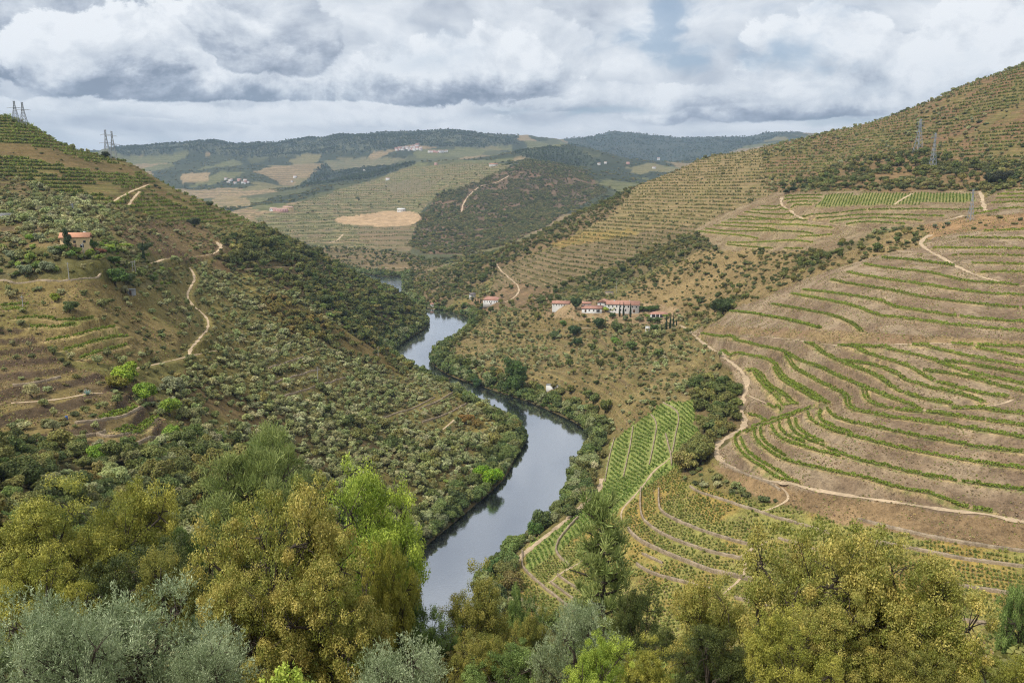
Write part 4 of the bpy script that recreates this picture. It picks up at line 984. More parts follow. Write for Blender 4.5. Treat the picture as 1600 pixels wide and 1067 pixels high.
def place_tree(kind, x, y, z, r, col, label, group, cat, name, hi=False, parts=False, sz=1.0, var=None, rot=None):
    rg = place_tree.rg; pr = proto(kind, hi); i = int(rg.integers(len(pr))) if var is None else var
    one, crown, trunk, _ = pr[i]; rot = rg.uniform(0, 6.283) if rot is None else rot
    if parts and trunk is not None:
        o = bpy.data.objects.new(name, None); o.empty_display_size = .1; C.objects.link(o)
        for nm_, me_ in (('crown', crown), ('trunk', trunk)):
            c = bpy.data.objects.new(nm_, me_); C.objects.link(c); c.parent = o; c.color = (*col, 1)
    else:
        o = bpy.data.objects.new(name, one); C.objects.link(o)
    o.location = (x, y, z - .05 * r); o.rotation_euler = (0, 0, rot); ax_ = rg.uniform(.85, 1.18); o.scale = (r * ax_, r / ax_, r * sz); o.color = (*col, 1)
    o['label'] = label; o['category'] = cat
    if group: o['group'] = group
    return o
place_tree.rg = np.random.default_rng(4242)
for kind, lst in PLANTS.items():
    X, Y, Z, r, zn = (np.concatenate(q) for q in zip(*lst)); n = len(X)
    rg = np.random.default_rng(n + 3); col = np.array([pick_col(kind, rg) for _ in range(n)])
    vis = F.vis(X, Y, Z + r * 1.2); u, v = project(X, Y, Z + r); vis &= (u > -10) & (u < 1610) & (v < 1060) & (Y > 70)
    app = r / Y * vis; order = np.argsort(-app); nmax = 0 if kind == 'tuft' else 290
    ind = order[:nmax]; ind = ind[app[ind] > 0]; rest = np.setdiff1d(np.arange(n), ind)
    for i in ind:
        zname = ZONES[zn[i]][0] if zn[i] < len(ZONES) else 'bank'; pl = ZPLACE.get(zname, '')
        lab = (KLOOK[kind] + ' ' + pl).strip() if zname != 'bank' else (KLOOK['bank'] if kind == 'bank' else KLOOK[kind] + ' just behind the riverside trees')
        ap_px = app[i] * FPX
        if zname == 'bank': lab += (', vineyard side' if u[i] > 640 + (v[i] - 440) * .45 + 60 else ', olive grove side') + (', far reach' if Y[i] > 620 else ', middle reach' if Y[i] > 380 else ', near reach')
        elif zname in ('gully_wood', 'low_wood'): lab += ', ' + ('near the left edge' if u[i] < 170 else 'left of the round pine' if u[i] < 330 else 'around the round pine' if u[i] < 520 else 'close to the river' if u[i] < 760 else 'below the vineyard') + (' and far down' if v[i] < 800 else '')
        elif zname in ('far_forest', 'dark_hill', 'macchia', 'olive_grove', 'lower_olives', 'orange_scrub', 'quinta_front', 'spur_scrub', 'plateau_scrub', 'left_olive_band', 'top_hill'):
            zp = [p_[0] for p_ in ZONES[zn[i]][1]]; fz = (u[i] - min(zp)) / (max(zp) - min(zp) + 1); lab += ', ' + ('left part' if fz < .36 else 'middle part' if fz < .66 else 'right part')
        place_tree(kind, X[i], Y[i], Z[i], r[i], col[i], lab, lab + 's', KNAME[kind][1], KNAME[kind][0], hi=ap_px > 9, parts=ap_px > 9, sz=rg.uniform(.75, 1.2))
    if len(rest):
        d_ = Y[rest]; nearr = d_ < 170
        for sub, hi, tag_ in ((rest[nearr], True, 'near'), (rest[~nearr], False, 'far')):
            if len(sub): gn_scatter({'bush': 'shrubbery', 'tuft': 'grass', 'olive': 'olive_foliage', 'oak': 'oak_foliage', 'pine': 'forest', 'bank': 'riverside_foliage'}.get(kind, kind + '_foliage'), kind, hi, X[sub], Y[sub], Z[sub] - .04 * r[sub], r[sub], col[sub],
                                    {'bush': 'scrub of small bushes covering the hillsides', 'tuft': 'tufts of dry grass', 'pine': 'distant pine wood on the ridges'}.get(kind, 'many small %ss spread over the slopes' % KNAME[kind][1]))
    print('plants', kind, n, len(ind))
# ------------------------------------------------------------------ vine rows on the benches
def ordinal(i): return ['topmost', 'second', 'third', 'fourth', 'fifth', 'sixth', 'seventh', 'eighth', 'ninth', 'tenth', 'eleventh', 'twelfth', 'thirteenth', 'fourteenth', 'fifteenth', 'sixteenth', 'seventeenth', 'eighteenth', 'nineteenth', 'twentieth'][i] if i < 20 else '%dth' % (i + 1)
GTXT = {'upper hillside': 'on the hillside above the pinkish track', 'middle hillside': 'on the hillside below the pinkish track', 'lower hillside': 'on the curving slope above the pale track',
        'high terraces': 'on the high terraces beside the sand track', 'plateau rim': 'just under the flat hilltop plot', 'upper edge': 'near the white track and small pylon', 'garden terraces': 'on the small terraces below the peach house'}
byg = {}
for i, (g, p) in enumerate(ROWS): byg.setdefault(g, []).append((np.mean([q[1] for q in p]), i))
ORD = {}
for g, l in byg.items():
    for k, (_, i) in enumerate(sorted(l)): ORD[i] = k
WOOD = mat('post_wood', (.30, .26, .21), .9, .1)
for i, ((g, p), P) in enumerate(zip(ROWS, row_lines)):
    rg = np.random.default_rng(300 + i); L = .8 * len(P); n = int(L * (52 if 'hillside' in g else 44 if P[:, 1].mean() < 430 else 26))
    s = rg.uniform(0, len(P) - 1.001, n); k = s.astype(int); f = (s - k)[:, None]; q = P[k] * (1 - f) + P[k + 1] * f
    d = np.gradient(P, axis=0); d /= np.linalg.norm(d, axis=1)[:, None] + 1e-9; nr = np.stack([-d[:, 1], d[:, 0]], 1)[k]
    vine = np.floor(s * .8 / 1.25); ph = (s * .8 / 1.25) % 1.0
    vt_ = rg.random(int(vine.max()) + 2); vig = vt_[vine.astype(int)]; keep_ = (vig > .025) & (rg.random(n) < 1.15 - .9 * np.abs(ph - .5) * 2 * .6)
    hh = (.55 + .75 * vig); z0 = F.z(q[:, 0], q[:, 1])
    hgt = .22 + hh * rg.beta(2.2, 1.6, n) * 1.1; lat = rg.normal(0, .22, n) * (1.25 - .3 * hgt); lat = lat + (np.where(rg.random(n) < .5, -.7, .7) if 'hillside' in g and 'lower' not in g else 0)
    pt = np.column_stack([q + nr * lat[:, None], z0 + hgt])[keep_]; N = np.column_stack([nr * np.sign(lat)[:, None] * .8, np.full(n, .5)])[keep_] + rg.normal(0, .6, (keep_.sum(), 3))
    V, Q = cards(pt, N, .33 if P[:, 1].mean() < 430 else .46, rg); a = Acc(); a.add(V, Q, tint=np.clip(rg.normal(.48, .22, len(Q)) + (vig[keep_] - .5) * .2, 0, 1))
    for s_ in np.arange(0, len(P) - 1, 7.5):                       # stakes
        x, y = P[int(s_)]; z = float(F.z(x, y)); V, Q = tube([[x, y, z - .1], [x, y, z + 1.55]], [.055, .05], 4); a.add(V, Q, m=1)
    root = link('vine_row', a.mesh('vine_row', [LEAF_O, WOOD]), label='green vine row %s, %s from the top there' % (GTXT[g], ordinal(ORD[i])) if ORD[i] else 'topmost green vine row %s' % GTXT[g], category='vine row', group='vine rows ' + GTXT[g])
    c = lin((116, 130, 50)) * 1.35 * rg.uniform(.85, 1.12); c = c * (np.array([1.12, 1.06, .9]) if 'high' in g or 'upper edge' in g else 1); root.color = (*c, 1)
# plots planted with separate low vines
def plot(zones, ang, sa, sb, name, label, kcol, gmin=-.45, seed=1):
    ids = [k for k, z in enumerate(ZONES) if z[0] in zones]; sel = np.isin(ZID, ids); rg = np.random.default_rng(seed)
    cx_, cy_ = XX[sel].mean(), YY[sel].mean(); R_ = 170
    g1, g2 = np.meshgrid(np.arange(-R_, R_, sa), np.arange(-R_, R_, sb)); g1 = g1.ravel() + rg.normal(0, .12, g1.size); g2 = g2.ravel() + rg.normal(0, .14, g2.size)
    X = cx_ + g1 * math.cos(ang) - g2 * math.sin(ang); Y = cy_ + g1 * math.sin(ang) + g2 * math.cos(ang)
    m = (Y > 60) & (np.abs(X) < .84 * Y); X, Y = X[m], Y[m]; i, j = near_idx(X, Y); m = np.isin(ZID[i, j], ids) & (NEAR[i, j] > 1.3) & (fbm(X / 9, Y / 9, 3, seed) > gmin); X, Y = X[m], Y[m]
    n = len(X); col = np.array([lin(kcol[int(rg.integers(len(kcol)))]) * 1.3 * rg.uniform(.75, 1.2) for _ in range(n)])
    gn_scatter(name, 'vine', False, X, Y, F.z(X, Y), rg.uniform(.5, .9, n), col, label); print(name, n)
plot(('plots_green',), R(97), .95, 1.6, 'vineyard_foliage', 'rows of low green vines on the fan-shaped plot by the river', [(116, 136, 60), (126, 142, 70), (104, 126, 54)], -.7, 11)
plot(('plots',), R(-24), 1.05, 1.6, 'vineyard_foliage', 'low vines scattered over the yellowish walled terraces', [(122, 130, 62), (130, 136, 70), (138, 138, 72), (112, 122, 58)], -.36, 12)
plot(('plateau_plot',), R(62), 1.2, 2.2, 'vineyard_foliage', 'slanting vine rows on the flat hilltop plot', [(104, 122, 52), (114, 128, 58)], -.9, 13)
# contour rows of vines on the farther hills: one low vine wherever a terrace line crosses the survey column
def contour_vines(zones, per, scale, label, pal_, seed, keep=.8):
    ids = [k for k, z in enumerate(ZONES) if z[0] in zones]; lev = ZZ / per + fbm(XX / 60, YY / 60, 2, 19) * .15; fl = np.floor(lev); rg = np.random.default_rng(seed)
    m = (fl[1:] != fl[:-1]) & np.isin(ZID[1:], ids); i, j = np.nonzero(m)
    tgt = np.maximum(fl[i + 1, j], fl[i, j]); f = np.clip((tgt - lev[i, j]) / (lev[i + 1, j] - lev[i, j] + 1e-9), 0, 1); Y = GY[i] + (GY[i + 1] - GY[i]) * f; X = GA[j] * Y
    pn = fbm(X / 45, Y / 45, 3, seed); ok = (rg.random(len(X)) < keep) & (pn > -.42) & (NEAR[i, j] > 2.5); X, Y, pn = X[ok], Y[ok], pn[ok]
    Y = Y + rg.normal(0, .25, len(Y)); n = len(X); col = np.array([lin(pal_[int(rg.integers(len(pal_)))]) * 1.5 * rg.uniform(.8, 1.2) for _ in range(n)]) * (1 + .3 * pn[:, None])
    gn_scatter('vineyard_foliage', 'vine', False, X, Y, F.z(X, Y), scale * rg.uniform(.8, 1.25, n), col, label); print(label, n)
contour_vines(('left_vines',), 2.5, 1.5, 'contour rows of vines on the green hill with twin pylons', [(108, 120, 52), (118, 126, 58), (98, 110, 48)], 71, 1.0)
contour_vines(('spur_vines', 'orange_patch'), 3.6, 1.7, 'contour rows of vines on the long far slope', [(116, 116, 68), (104, 108, 62), (126, 120, 74)], 72)
contour_vines(('top_hill',), 3.8, 1.6, 'contour rows of vines on the hill behind the pylons', [(108, 116, 56), (96, 106, 52), (118, 120, 62)], 73)
contour_vines(('far_vines', 'brown_field'), 5.5, 1.9, 'contour rows of vines on the distant hill across the river', [(108, 116, 70), (98, 106, 66), (118, 120, 78)], 74, .9)
# ------------------------------------------------------------------ dry-stone walls
STONE = mat('dry_stone', lin((164, 146, 122)) * .95, .95, .1, noise=.5, nscale=2.2, bump=.15)
wallv = [np.mean([q[1] for q in p]) for _, p in WALLS]
for i, ((hh, p), P) in enumerate(zip(WALLS, wall_lines)):
    h = float(hh); rg = np.random.default_rng(i); P = P[::1]; m = len(P); d = np.gradient(P, axis=0); d /= np.linalg.norm(d, axis=1)[:, None] + 1e-9; nr = np.stack([-d[:, 1], d[:, 0]], 1)
    if nr[m // 2] @ P[m // 2] < 0: nr = -nr                         # away from the viewer
    z = F.z(P[:, 0], P[:, 1]); th = .5 if h < 2 else .9
    secs = [(-th * .62, -.9 if h < 2 else -26), (-th * .5, h * .55), (-th * .42, h), (th * .45, h + .04), (th * .55, -.6)]
    rowsv = []
    for o, zz_ in secs: rowsv.append(np.column_stack([P + nr * (o + rg.normal(0, .05, m))[:, None], z + zz_ * (.78 if h < 2 else .15) + (rg.normal(0, .07, m) if zz_ > 0 else 0)]))
    Vv = np.stack(rowsv, 1); id_ = np.arange(m * 5).reshape(m, 5); Q = np.stack([id_[:-1, :-1], id_[1:, :-1], id_[1:, 1:], id_[:-1, 1:]], -1).reshape(-1, 4)
    caps = np.array([[id_[0, 0], id_[0, 1], id_[0, 3], id_[0, 4]], [id_[-1, 4], id_[-1, 3], id_[-1, 1], id_[-1, 0]]])
    left = p[0][0] < 700
    txt = 'long grey retaining wall under the gardens of the peach house' if h > 2 else ('low dry-stone wall on the %s side of the river, %s counted downhill' % ('olive-grown' if left else 'vineyard', ordinal(sum(1 for q, w2 in zip(wallv, WALLS) if q < wallv[i] and (w2[1][0][0] < 700) == left and float(w2[0]) < 2)).replace('topmost', 'first')))
    link('terrace_wall', mesh_np('terrace_wall', Vv.reshape(-1, 3), quads=np.concatenate([Q, caps]), mats=[STONE]), label=txt, category='stone wall', group='dry-stone terrace walls')
# ------------------------------------------------------------------ buildings
def empty(name, loc, rz=0.0, **props):
    o = bpy.data.objects.new(name, None); C.objects.link(o); o.empty_display_size = .2; o.location = loc; o.rotation_euler = (0, 0, rz)
    for k, v in props.items(): o[k] = v
    return o
def box(x0, x1, y0, y1, z0, z1):
    V = np.array([[x, y, z] for z in (z0, z1) for x, y in ((x0, y0), (x1, y0), (x1, y1), (x0, y1))], float)
    return V, np.array([[3, 2, 1, 0], [4, 5, 6, 7], [0, 1, 5, 4], [1, 2, 6, 5], [2, 3, 7, 6], [3, 0, 4, 7]])
WHITE = mat('limewash', (.74, .72, .68), .85, .2, noise=.08, nscale=.8); PEACH = mat('peach_render', lin((234, 204, 158)) * .95, .85, .2, noise=.07, nscale=.7)
PINK = mat('pink_render', lin((205, 160, 150)), .85, .2, noise=.07, nscale=.3); GREYW = mat('grey_block', lin((150, 150, 148)) * .9, .9, .15, noise=.15, nscale=.8)
TILE = mat('clay_tiles', lin((176, 132, 114)), .85, .2, noise=.28, nscale=1.6, bump=.05); SLATE = mat('grey_roof', lin((120, 112, 112)), .8, .3, noise=.2, nscale=1.2)
VTILE = mat('faded_tiles', lin((196, 160, 146)), .85, .2, noise=.2, nscale=.5); GLASS = mat('window_dark', (.035, .04, .05), .15, .5); DOORM = mat('door_wood', (.12, .07, .04), .6, .3)
def walls_mesh(w_, l_, h, rh, roof, wm_):
    x, y = w_ / 2, l_ / 2; fd = -4.0
    if roof == 'gable':
        V = [[-x, -y, fd], [x, -y, fd], [x, y, fd], [-x, y, fd], [-x, -y, h], [x, -y, h], [x, y, h], [-x, y, h], [-x, 0, h + rh], [x, 0, h + rh]]
        return mesh_np('wall', V, quads=[[0, 1, 5, 4], [2, 3, 7, 6], [1, 2, 6, 5], [3, 0, 4, 7]], tris=[[5, 6, 9], [7, 4, 8]], mats=[wm_])
    V, Q = box(-x, x, -y, y, fd, h); return mesh_np('wall', V, quads=Q, mats=[wm_])
def roof_mesh(w_, l_, h, rh, roof, rm):
    o = .45; x, y = w_ / 2 + o, l_ / 2 + o; th = .22
    if roof == 'flat': V, Q = box(-x + .3, x - .3, -y + .3, y - .3, h + .003, h + .2); return mesh_np('roof', V, quads=Q, mats=[rm])
    if roof == 'shed':
        V = [[-x, -y, h - .1], [x, -y, h - .1], [x, y, h + rh], [-x, y, h + rh], [-x, -y, h + th - .1], [x, -y, h + th - .1], [x, y, h + rh + th], [-x, y, h + rh + th]]
        return mesh_np('roof', V, quads=[[3, 2, 1, 0], [4, 5, 6, 7], [0, 1, 5, 4], [1, 2, 6, 5], [2, 3, 7, 6], [3, 0, 4, 7]], mats=[rm])
    ins = 0.0 if roof == 'gable' else min(l_ * .45, w_ * .3); ez = h - o * rh / (l_ / 2)
    top = [[-x, -y, ez + th], [x, -y, ez + th], [x, y, ez + th], [-x, y, ez + th], [-x + ins, 0, h + rh + th], [x - ins, 0, h + rh + th]]
    bot = [[p[0], p[1], p[2] - th] for p in top]; V = top + bot
    Q = [[0, 1, 5, 4], [2, 3, 4, 5], [7, 6, 10, 11], [9, 8, 11, 10], [0, 6, 7, 1], [2, 8, 9, 3]]; Tt = [[1, 2, 5], [3, 0, 4], [8, 7, 11], [6, 9, 10]]
    Q += [[1, 7, 8, 2], [3, 9, 6, 0]]
    return mesh_np('roof', V, quads=Q, tris=Tt, mats=[rm])
WINC = {}
def window_mesh(w_, h_, m_):
    k = (w_, h_, m_.name)
    if k not in WINC: V, Q = box(-w_ / 2, w_ / 2, -.05, .06, 0, h_); WINC[k] = mesh_np('window', V, quads=Q, mats=[m_])
    return WINC[k]
def house(name, label, u, v, w_, l_, h, rh, rot, roof='gable', wm_=WHITE, rm=TILE, front=(), side=(), left=(), chim=(), dmin=150, group=None, dz=0.0, cat='house'):
    X, Y, Z = F.hit(u, v, dmin); Y += l_ * .3; Z = .5 * Z + .5 * float(F.z(X, Y)) + dz
    rt = empty(name, (X, Y, Z), R(rot), label=label, category=cat)
    if group: rt['group'] = group
    link('wall', walls_mesh(w_, l_, h, rh, roof, wm_), rt); rf = link('roof', roof_mesh(w_, l_, h, rh, roof, rm), rt)
    for face, lst in (('f', front), ('s', side), ('l', left)):
        for (p, z, ww, hh, *kk) in lst:
            m_ = DOORM if kk else GLASS; o = link('door' if kk else 'window', window_mesh(ww, hh, m_), rt)
            if face == 'f': o.location = (p, -l_ / 2, z)
            elif face == 's': o.location = (w_ / 2, p, z); o.rotation_euler = (0, 0, math.pi / 2)
            else: o.location = (-w_ / 2, p, z); o.rotation_euler = (0, 0, -math.pi / 2)
    for cx_, cy_ in chim:
        V, Q = box(-.4, .4, -.4, .4, 0, 1.3); c = link('chimney', mesh_np('chimney', V, quads=Q, mats=[WHITE]), rf); c.location = (cx_, cy_, h + rh * (1 - abs(cy_) / (l_ / 2)) - .3)
    return rt
fr = lambda a, b, n_, z, w_=1.0, h_=1.4: [(x, z, w_, h_) for x in np.linspace(a, b, n_)]
house('farmhouse', 'long two-storey white farmhouse with red tiled roof and a row of small windows', 974, 488, 26, 9, 6.2, 2.4, -13, front=fr(-11, 11, 8, 3.9) + fr(-9.5, 6.5, 5, .9, 1.1, 1.7) + [(9.2, 0, 1.6, 2.4, 1)], side=[(0, 3.9, 1, 1.4), (0, .9, 1, 1.6)], chim=((5, 1), (-7, -1)))
house('farmhouse_wing', 'gabled white wing at the left end of the long farmhouse', 944, 482, 8, 9, 5.0, 2.0, 72, left=[(-2, 2.8, .9, 1.3), (2, 2.8, .9, 1.3), (0, .3, 1.2, 2, 1)], front=[(0, 2.6, 1, 1.3)])
house('farm_building', 'low white farm building with red roof, left of the dark round tree', 877, 480, 14, 7, 3.3, 1.7, -14, front=fr(-5.5, 5.5, 6, 1.4, .7, .9), side=[(0, 1.2, .9, 1.1)])
house('farm_shed', 'small white shed with red roof between the dark tree and farmhouse', 917, 481, 7, 5, 3.2, 1.2, -10, front=[(-1.5, 1, .9, 1.2), (1.5, 1, .9, 1.2)])
house('farm_annex', 'low white annex under a broad red lean-to roof below the farmhouse', 925, 488, 16, 6, 3.0, 1.6, -6, roof='shed', front=[(-5, .0, 1.4, 2.1, 1), (-2, .9, 1.1, 1.2), (1.5, .9, 1.1, 1.2), (5, .2, 2.6, 2.1)])
rt = house('garden_pavilion', 'white garden pavilion with red hipped roof and dark open front', 1030, 496, 13, 6, 2.6, 1.3, -8, roof='hip', front=[(-4, .1, 2.4, 2.0), (-1, .1, 2.0, 2.0), (2, .1, 2.0, 2.0)])  # dark panels on the solid wall stand in for the shaded open bays
for x in (-5.6, -2.5, .5, 3.4): V, Q = box(-.2, .2, -.2, .2, -.5, 2.6); o = link('column', mesh_np('column', V, quads=Q, mats=[WHITE]), rt); o.location = (x, -3.4, 0)
house('pump_house', 'tiny white cube-shaped hut beside dark trees below the farmhouse', 1012, 517, 3, 3, 2.9, .2, -8, roof='flat', rm=WHITE, front=[(0, 0, .9, 2, 1)])
house('ruined_shed', 'small grey roofless ruin on the slope above the farmhouse', 952, 461, 7, 4, 2.6, .3, -12, roof='flat', wm_=STONE, rm=SLATE, front=[(1, 0, 1, 1.9)])
house('quay_villa', 'white villa with wide red hipped roof near the quay', 769, 475, 17, 9, 4.4, 2.8, -16, roof='hip', front=fr(-6.5, 6, 6, 1.8, .8, 1.3) + [(0, 0, 1.1, 2.1, 1)], side=[(0, 1.6, .9, 1.3)], chim=((4, 2),))
house('cottage', 'little white cottage with grey roof above the villa by the quay', 738, 466, 6, 5, 4.2, 1.2, 25, rm=SLATE, front=[(1, 1.6, .7, 1), (-1, 1.6, .7, 1)], side=[(0, 1.6, .7, 1)])
house('boathouse', 'small white hut at the water\'s edge by the far quay', 676, 479, 5, 3, 2.6, .8, -20, front=[(0, .4, 1, 1.6, 1)])
house('river_hut', 'low pale stone hut beside the river below the brown slope', 864, 607, 8, 3.5, 1.9, .3, -18, roof='flat', wm_=WHITE, rm=GREYW, front=[(1, .2, .9, 1.6, 1)], dmin=300)
house('peach_house', 'peach-coloured house with red tiled roof among gardens on the slope', 115, 387, 10.0, 7.5, 4.7, 1.5, 20, dz=-.7, wm_=PEACH, rm=mat('new_tiles', lin((204, 150, 118)), .85, .2, noise=.2, nscale=1.6, bump=.05), front=[(-3.5, 2.5, .9, .9), (0, 2.5, .9, .9), (3.5, 2.5, .9, .9), (-3, .7, 1.0, 1.2), (2.5, .7, 1.3, 1.2), (0, 0, 1.1, 2.1, 1)], left=[(-2, 2.5, .9, .9), (2, 2.5, .9, .9), (2, .7, .9, 1.2)], side=[(0, 2.5, .9, .9)], chim=((3, 1.5),))
house('garden_shed', 'small grey block shed on the stony slope below the garden wall', 203, 461, 3.4, 2.6, 2.1, .15, 10, roof='flat', wm_=GREYW, rm=GREYW, front=[(.3, 0, .8, 1.7, 1)])
house('hillside_hut', 'pale block hut on the olive slope at the left edge', 6, 343, 5.5, 4, 2.6, .2, 6, roof='flat', wm_=GREYW, rm=WHITE, front=[(0, .1, .9, 1.8, 1)])
house('white_barn', 'lone white barn beside the tan field across the valley', 627, 331, 20, 9, 6, 2.5, -8, rm=WHITE, wm_=WHITE, front=fr(-7, 7, 4, 2, 1.5, 2), dmin=1500)
house('estate_house', 'long pink-roofed estate house in the distant valley', 438, 331, 34, 12, 6, 2, -6, roof='hip', rm=VTILE, wm_=PINK, front=fr(-14, 14, 8, 2, 1.5, 2.2), dmin=1500)
house('estate_barn', 'white estate barn beside the pink-roofed house in the distant valley', 427, 330, 16, 10, 6, 2, -6, rm=VTILE, front=fr(-5, 5, 3, 2, 1.4, 2), dmin=1500)
house('estate_store', 'cream store with orange roof behind the distant estate house', 450, 328, 24, 10, 6, 2, -6, rm=VTILE, wm_=PEACH, front=fr(-9, 9, 5, 2, 1.4, 2), dmin=1500)
house('hill_farm', 'white farm with terracotta roof on the far vineyard crest', 771, 260, 26, 11, 6, 3, -4, front=fr(-10, 10, 6, 2, 1.4, 2), dmin=2000)
# villages far off: every house its own object
vm = []
for k, (w_, l_, h) in enumerate(((11, 8, 6), (14, 9, 7), (9, 8, 5.5))):
    for wmat in (WHITE, WHITE, PINK):
        a = Acc(); V, Q = box(-w_ / 2, w_ / 2, -l_ / 2, l_ / 2, -6, h); a.add(V, Q, m=0)
        V = [[-w_ / 2 - .4, -l_ / 2 - .4, h], [w_ / 2 + .4, -l_ / 2 - .4, h], [w_ / 2 + .4, l_ / 2 + .4, h], [-w_ / 2 - .4, l_ / 2 + .4, h], [-w_ / 2 - .4, 0, h + 1.7], [w_ / 2 + .4, 0, h + 1.7]]
        a.add(V, [[0, 1, 5, 4], [2, 3, 4, 5], [3, 2, 1, 0]], [[1, 2, 5], [3, 0, 4]], m=1)
        for x in np.linspace(-w_ / 3, w_ / 3, 3): V, Q = box(x - .6, x + .6, -l_ / 2 - .06, -l_ / 2 + .05, 2.2, 4.0); a.add(V, Q, m=2)
        vm.append(a.mesh('village_house', [wmat, VTILE, GLASS]))
rgv = np.random.default_rng(12)
def village(pts, lab, grp, dmin):
    for u, v in pts:
        X, Y, Z = F.hit(u, v, dmin); o = link('village_house', vm[int(rgv.integers(len(vm)))], loc=(X, Y, Z + 1), label=lab, category='house', group=grp); o.rotation_euler = (0, 0, rgv.uniform(-.5, .5)); s = rgv.uniform(1.0, 1.5) * (Y / 4200); o.scale = (s, s, s)
P1 = [(619 + rgv.uniform(0, 42), 231.5 + rgv.uniform(0, 4.5)) for _ in range(26)] + [(640 + rgv.uniform(0, 14), 226 + rgv.uniform(0, 6)) for _ in range(10)]
village(P1, 'white and pink house in the hilltop village below the ridge', 'hilltop village houses', 3600)
village([(671 + i * 2.4, 238.5 + rgv.uniform(-.6, .6)) for i in range(12)], 'white house in the string right of the hilltop village', 'houses strung along the ridge road', 3600)
village([(348 + rgv.uniform(0, 40), 287 - (i % 13) * .45 + rgv.uniform(-1.2, 1.2)) for i in range(16)], 'red-roofed house in the small village in the far left valley', 'far valley village houses', 2600)
village([(461, 278), (456, 285), (570, 268), (681, 258), (606, 282), (936, 258), (946, 256), (981, 257), (1029, 250), (1022, 264)], 'lone white house on the distant slopes', 'lone distant houses', 1600)
# ------------------------------------------------------------------ pylons and poles
STEEL = mat('galvanised_steel', (.36, .38, .40), .55, .4, metal=.2)
def pylon(label, u, v, vtop, base, arms, dmin, group, thick=.16, back=0.0):
    X, Y, Z = F.hit(u, v, dmin)
    if back: X, Y = X * (1 + back / Y), Y + back; Z = float(F.z(X, Y))
    _, tt = ray(u, vtop); H = (HC + float(tt) * Y) - Z; rt = empty('pylon', (X, Y, Z), R(12), label=label, category='pylon', group=group)
    a = Acc(); b0, t0 = base / 2, base * .09; nseg = 8
    zs = H * (1 - (1 - np.linspace(0, 1, nseg + 1)) ** 1.25); hw = lambda z: b0 + (t0 - b0) * min(1, (z / (H * .78))) ** .8 if z < H * .78 else t0
    for sx in (-1, 1):
        for sy in (-1, 1): V, Q = tube([[sx * hw(z), sy * hw(z), z - (1 if z == 0 else 0)] for z in zs], np.full(nseg + 1, thick), 4); a.add(V, Q)
    for z0, z1 in zip(zs[:-1], zs[1:]):
        h0, h1 = hw(z0), hw(z1)
        for ax in (0, 1):
            for s in (-1, 1):
                for q in (-1, 1):
                    p0 = [q * h0, s * h0, z0] if ax == 0 else [s * h0, q * h0, z0]; p1 = [-q * h1, s * h1, z1] if ax == 0 else [s * h1, -q * h1, z1]
                    V, Q = tube([p0, p1], [thick * .6, thick * .6], 3); a.add(V, Q)
    link('mast', a.mesh('mast', [STEEL]), rt)
    for fz, wa in arms:
        a = Acc(); z = H * fz; dh = H * .035
        for s in (-1, 1):
            for yy in (-t0, t0): V, Q = tube([[0, yy, z], [s * wa, 0, z]], [thick * .7, thick * .5], 3); a.add(V, Q)
            V, Q = tube([[0, 0, z + dh], [s * wa, 0, z]], [thick * .7, thick * .5], 3); a.add(V, Q)
            V, Q = tube([[s * wa * .95, 0, z], [s * wa * .95, 0, z - dh]], [thick * .5, thick * .5], 3); a.add(V, Q)
        link('cross_arm', a.mesh('cross_arm', [STEEL]), rt)
    return rt
pylon('tall grey lattice pylon with three arms on the hill above the flat plot', 1434, 240, 186, 7.5, ((.62, 4), (.78, 5), (.9, 4)), 600, 'hill pylons', .22)
pylon('thinner grey lattice pylon just right of the tall one', 1457, 262, 208, 5, ((.86, 4.5), (.93, 3)), 600, 'hill pylons', .18)
pylon('slim lattice pylon beside the sand track at the end of the flat plot', 1516, 345, 296, 3.2, ((.88, 2.2),), 400, 'track pylon', .13)
for u, v, vt, lab in ((25, 187, 158, 'lattice pylon on the left skyline, leftmost of its pair'), (38, 192, 160, 'lattice pylon on the left skyline, right one of the higher pair'), (168, 243, 203, 'lattice pylon behind the lone skyline tree'), (178, 246, 205, 'lattice pylon just right of the lone skyline tree')):
    pylon(lab, u, v + 3, vt, 5.0, ((.66, 5.5),) if u < 100 else ((.52, 5.5), (.82, 4.0)), 450, 'left skyline pylons', .17)
pylon('very small pylon among the vines left of the vine paths', 114, 330, 318, 1.6, ((.85, 1.4),), 400, 'small pylon', .10)
POLE = mat('concrete_pole', (.42, .41, .39), .9, .15)
for u, v, vt, lab in ((108, 436, 410, 'white utility pole on the garden wall'), (131, 402, 379, 'utility pole in front of the peach house'), (208, 428, 408, 'pale pole, left of the two by the gate'), (212, 428, 407, 'pale pole, right of the two by the gate'), (497, 600, 573, 'pale pole standing among olive trees'), (591, 558, 541, 'pale pole at the edge of the olive grove'),
                      (800, 514, 500, 'thin pole on the drive left of the farmhouse'), (745, 505, 492, 'thin pole by the river below the villa'), (710, 530, 516, 'thin pole on the near side of the river bend'), (36, 480, 462, 'thin stake at the left edge of the garden terraces'), (963, 458, 440, 'thin pole on the slope above the farmhouse')):
    X, Y, Z = F.hit(u, v, 150); _, tt = ray(u, vt); H = HC + float(tt) * Y - Z; rt = empty('utility_pole', (X, Y, Z), 0, label=lab, category='pole', group='poles')
    V, Q = tube([[0, 0, -.6], [0, 0, H * .5], [0, 0, H]], [.17, .14, .11], 6); link('shaft', mesh_np('shaft', V, quads=Q, mats=[POLE]), rt)
    V, Q = box(-.7, .7, -.06, .06, H - .5, H - .36); link('cross_bar', mesh_np('cross_bar', V, quads=Q, mats=[POLE]), rt)
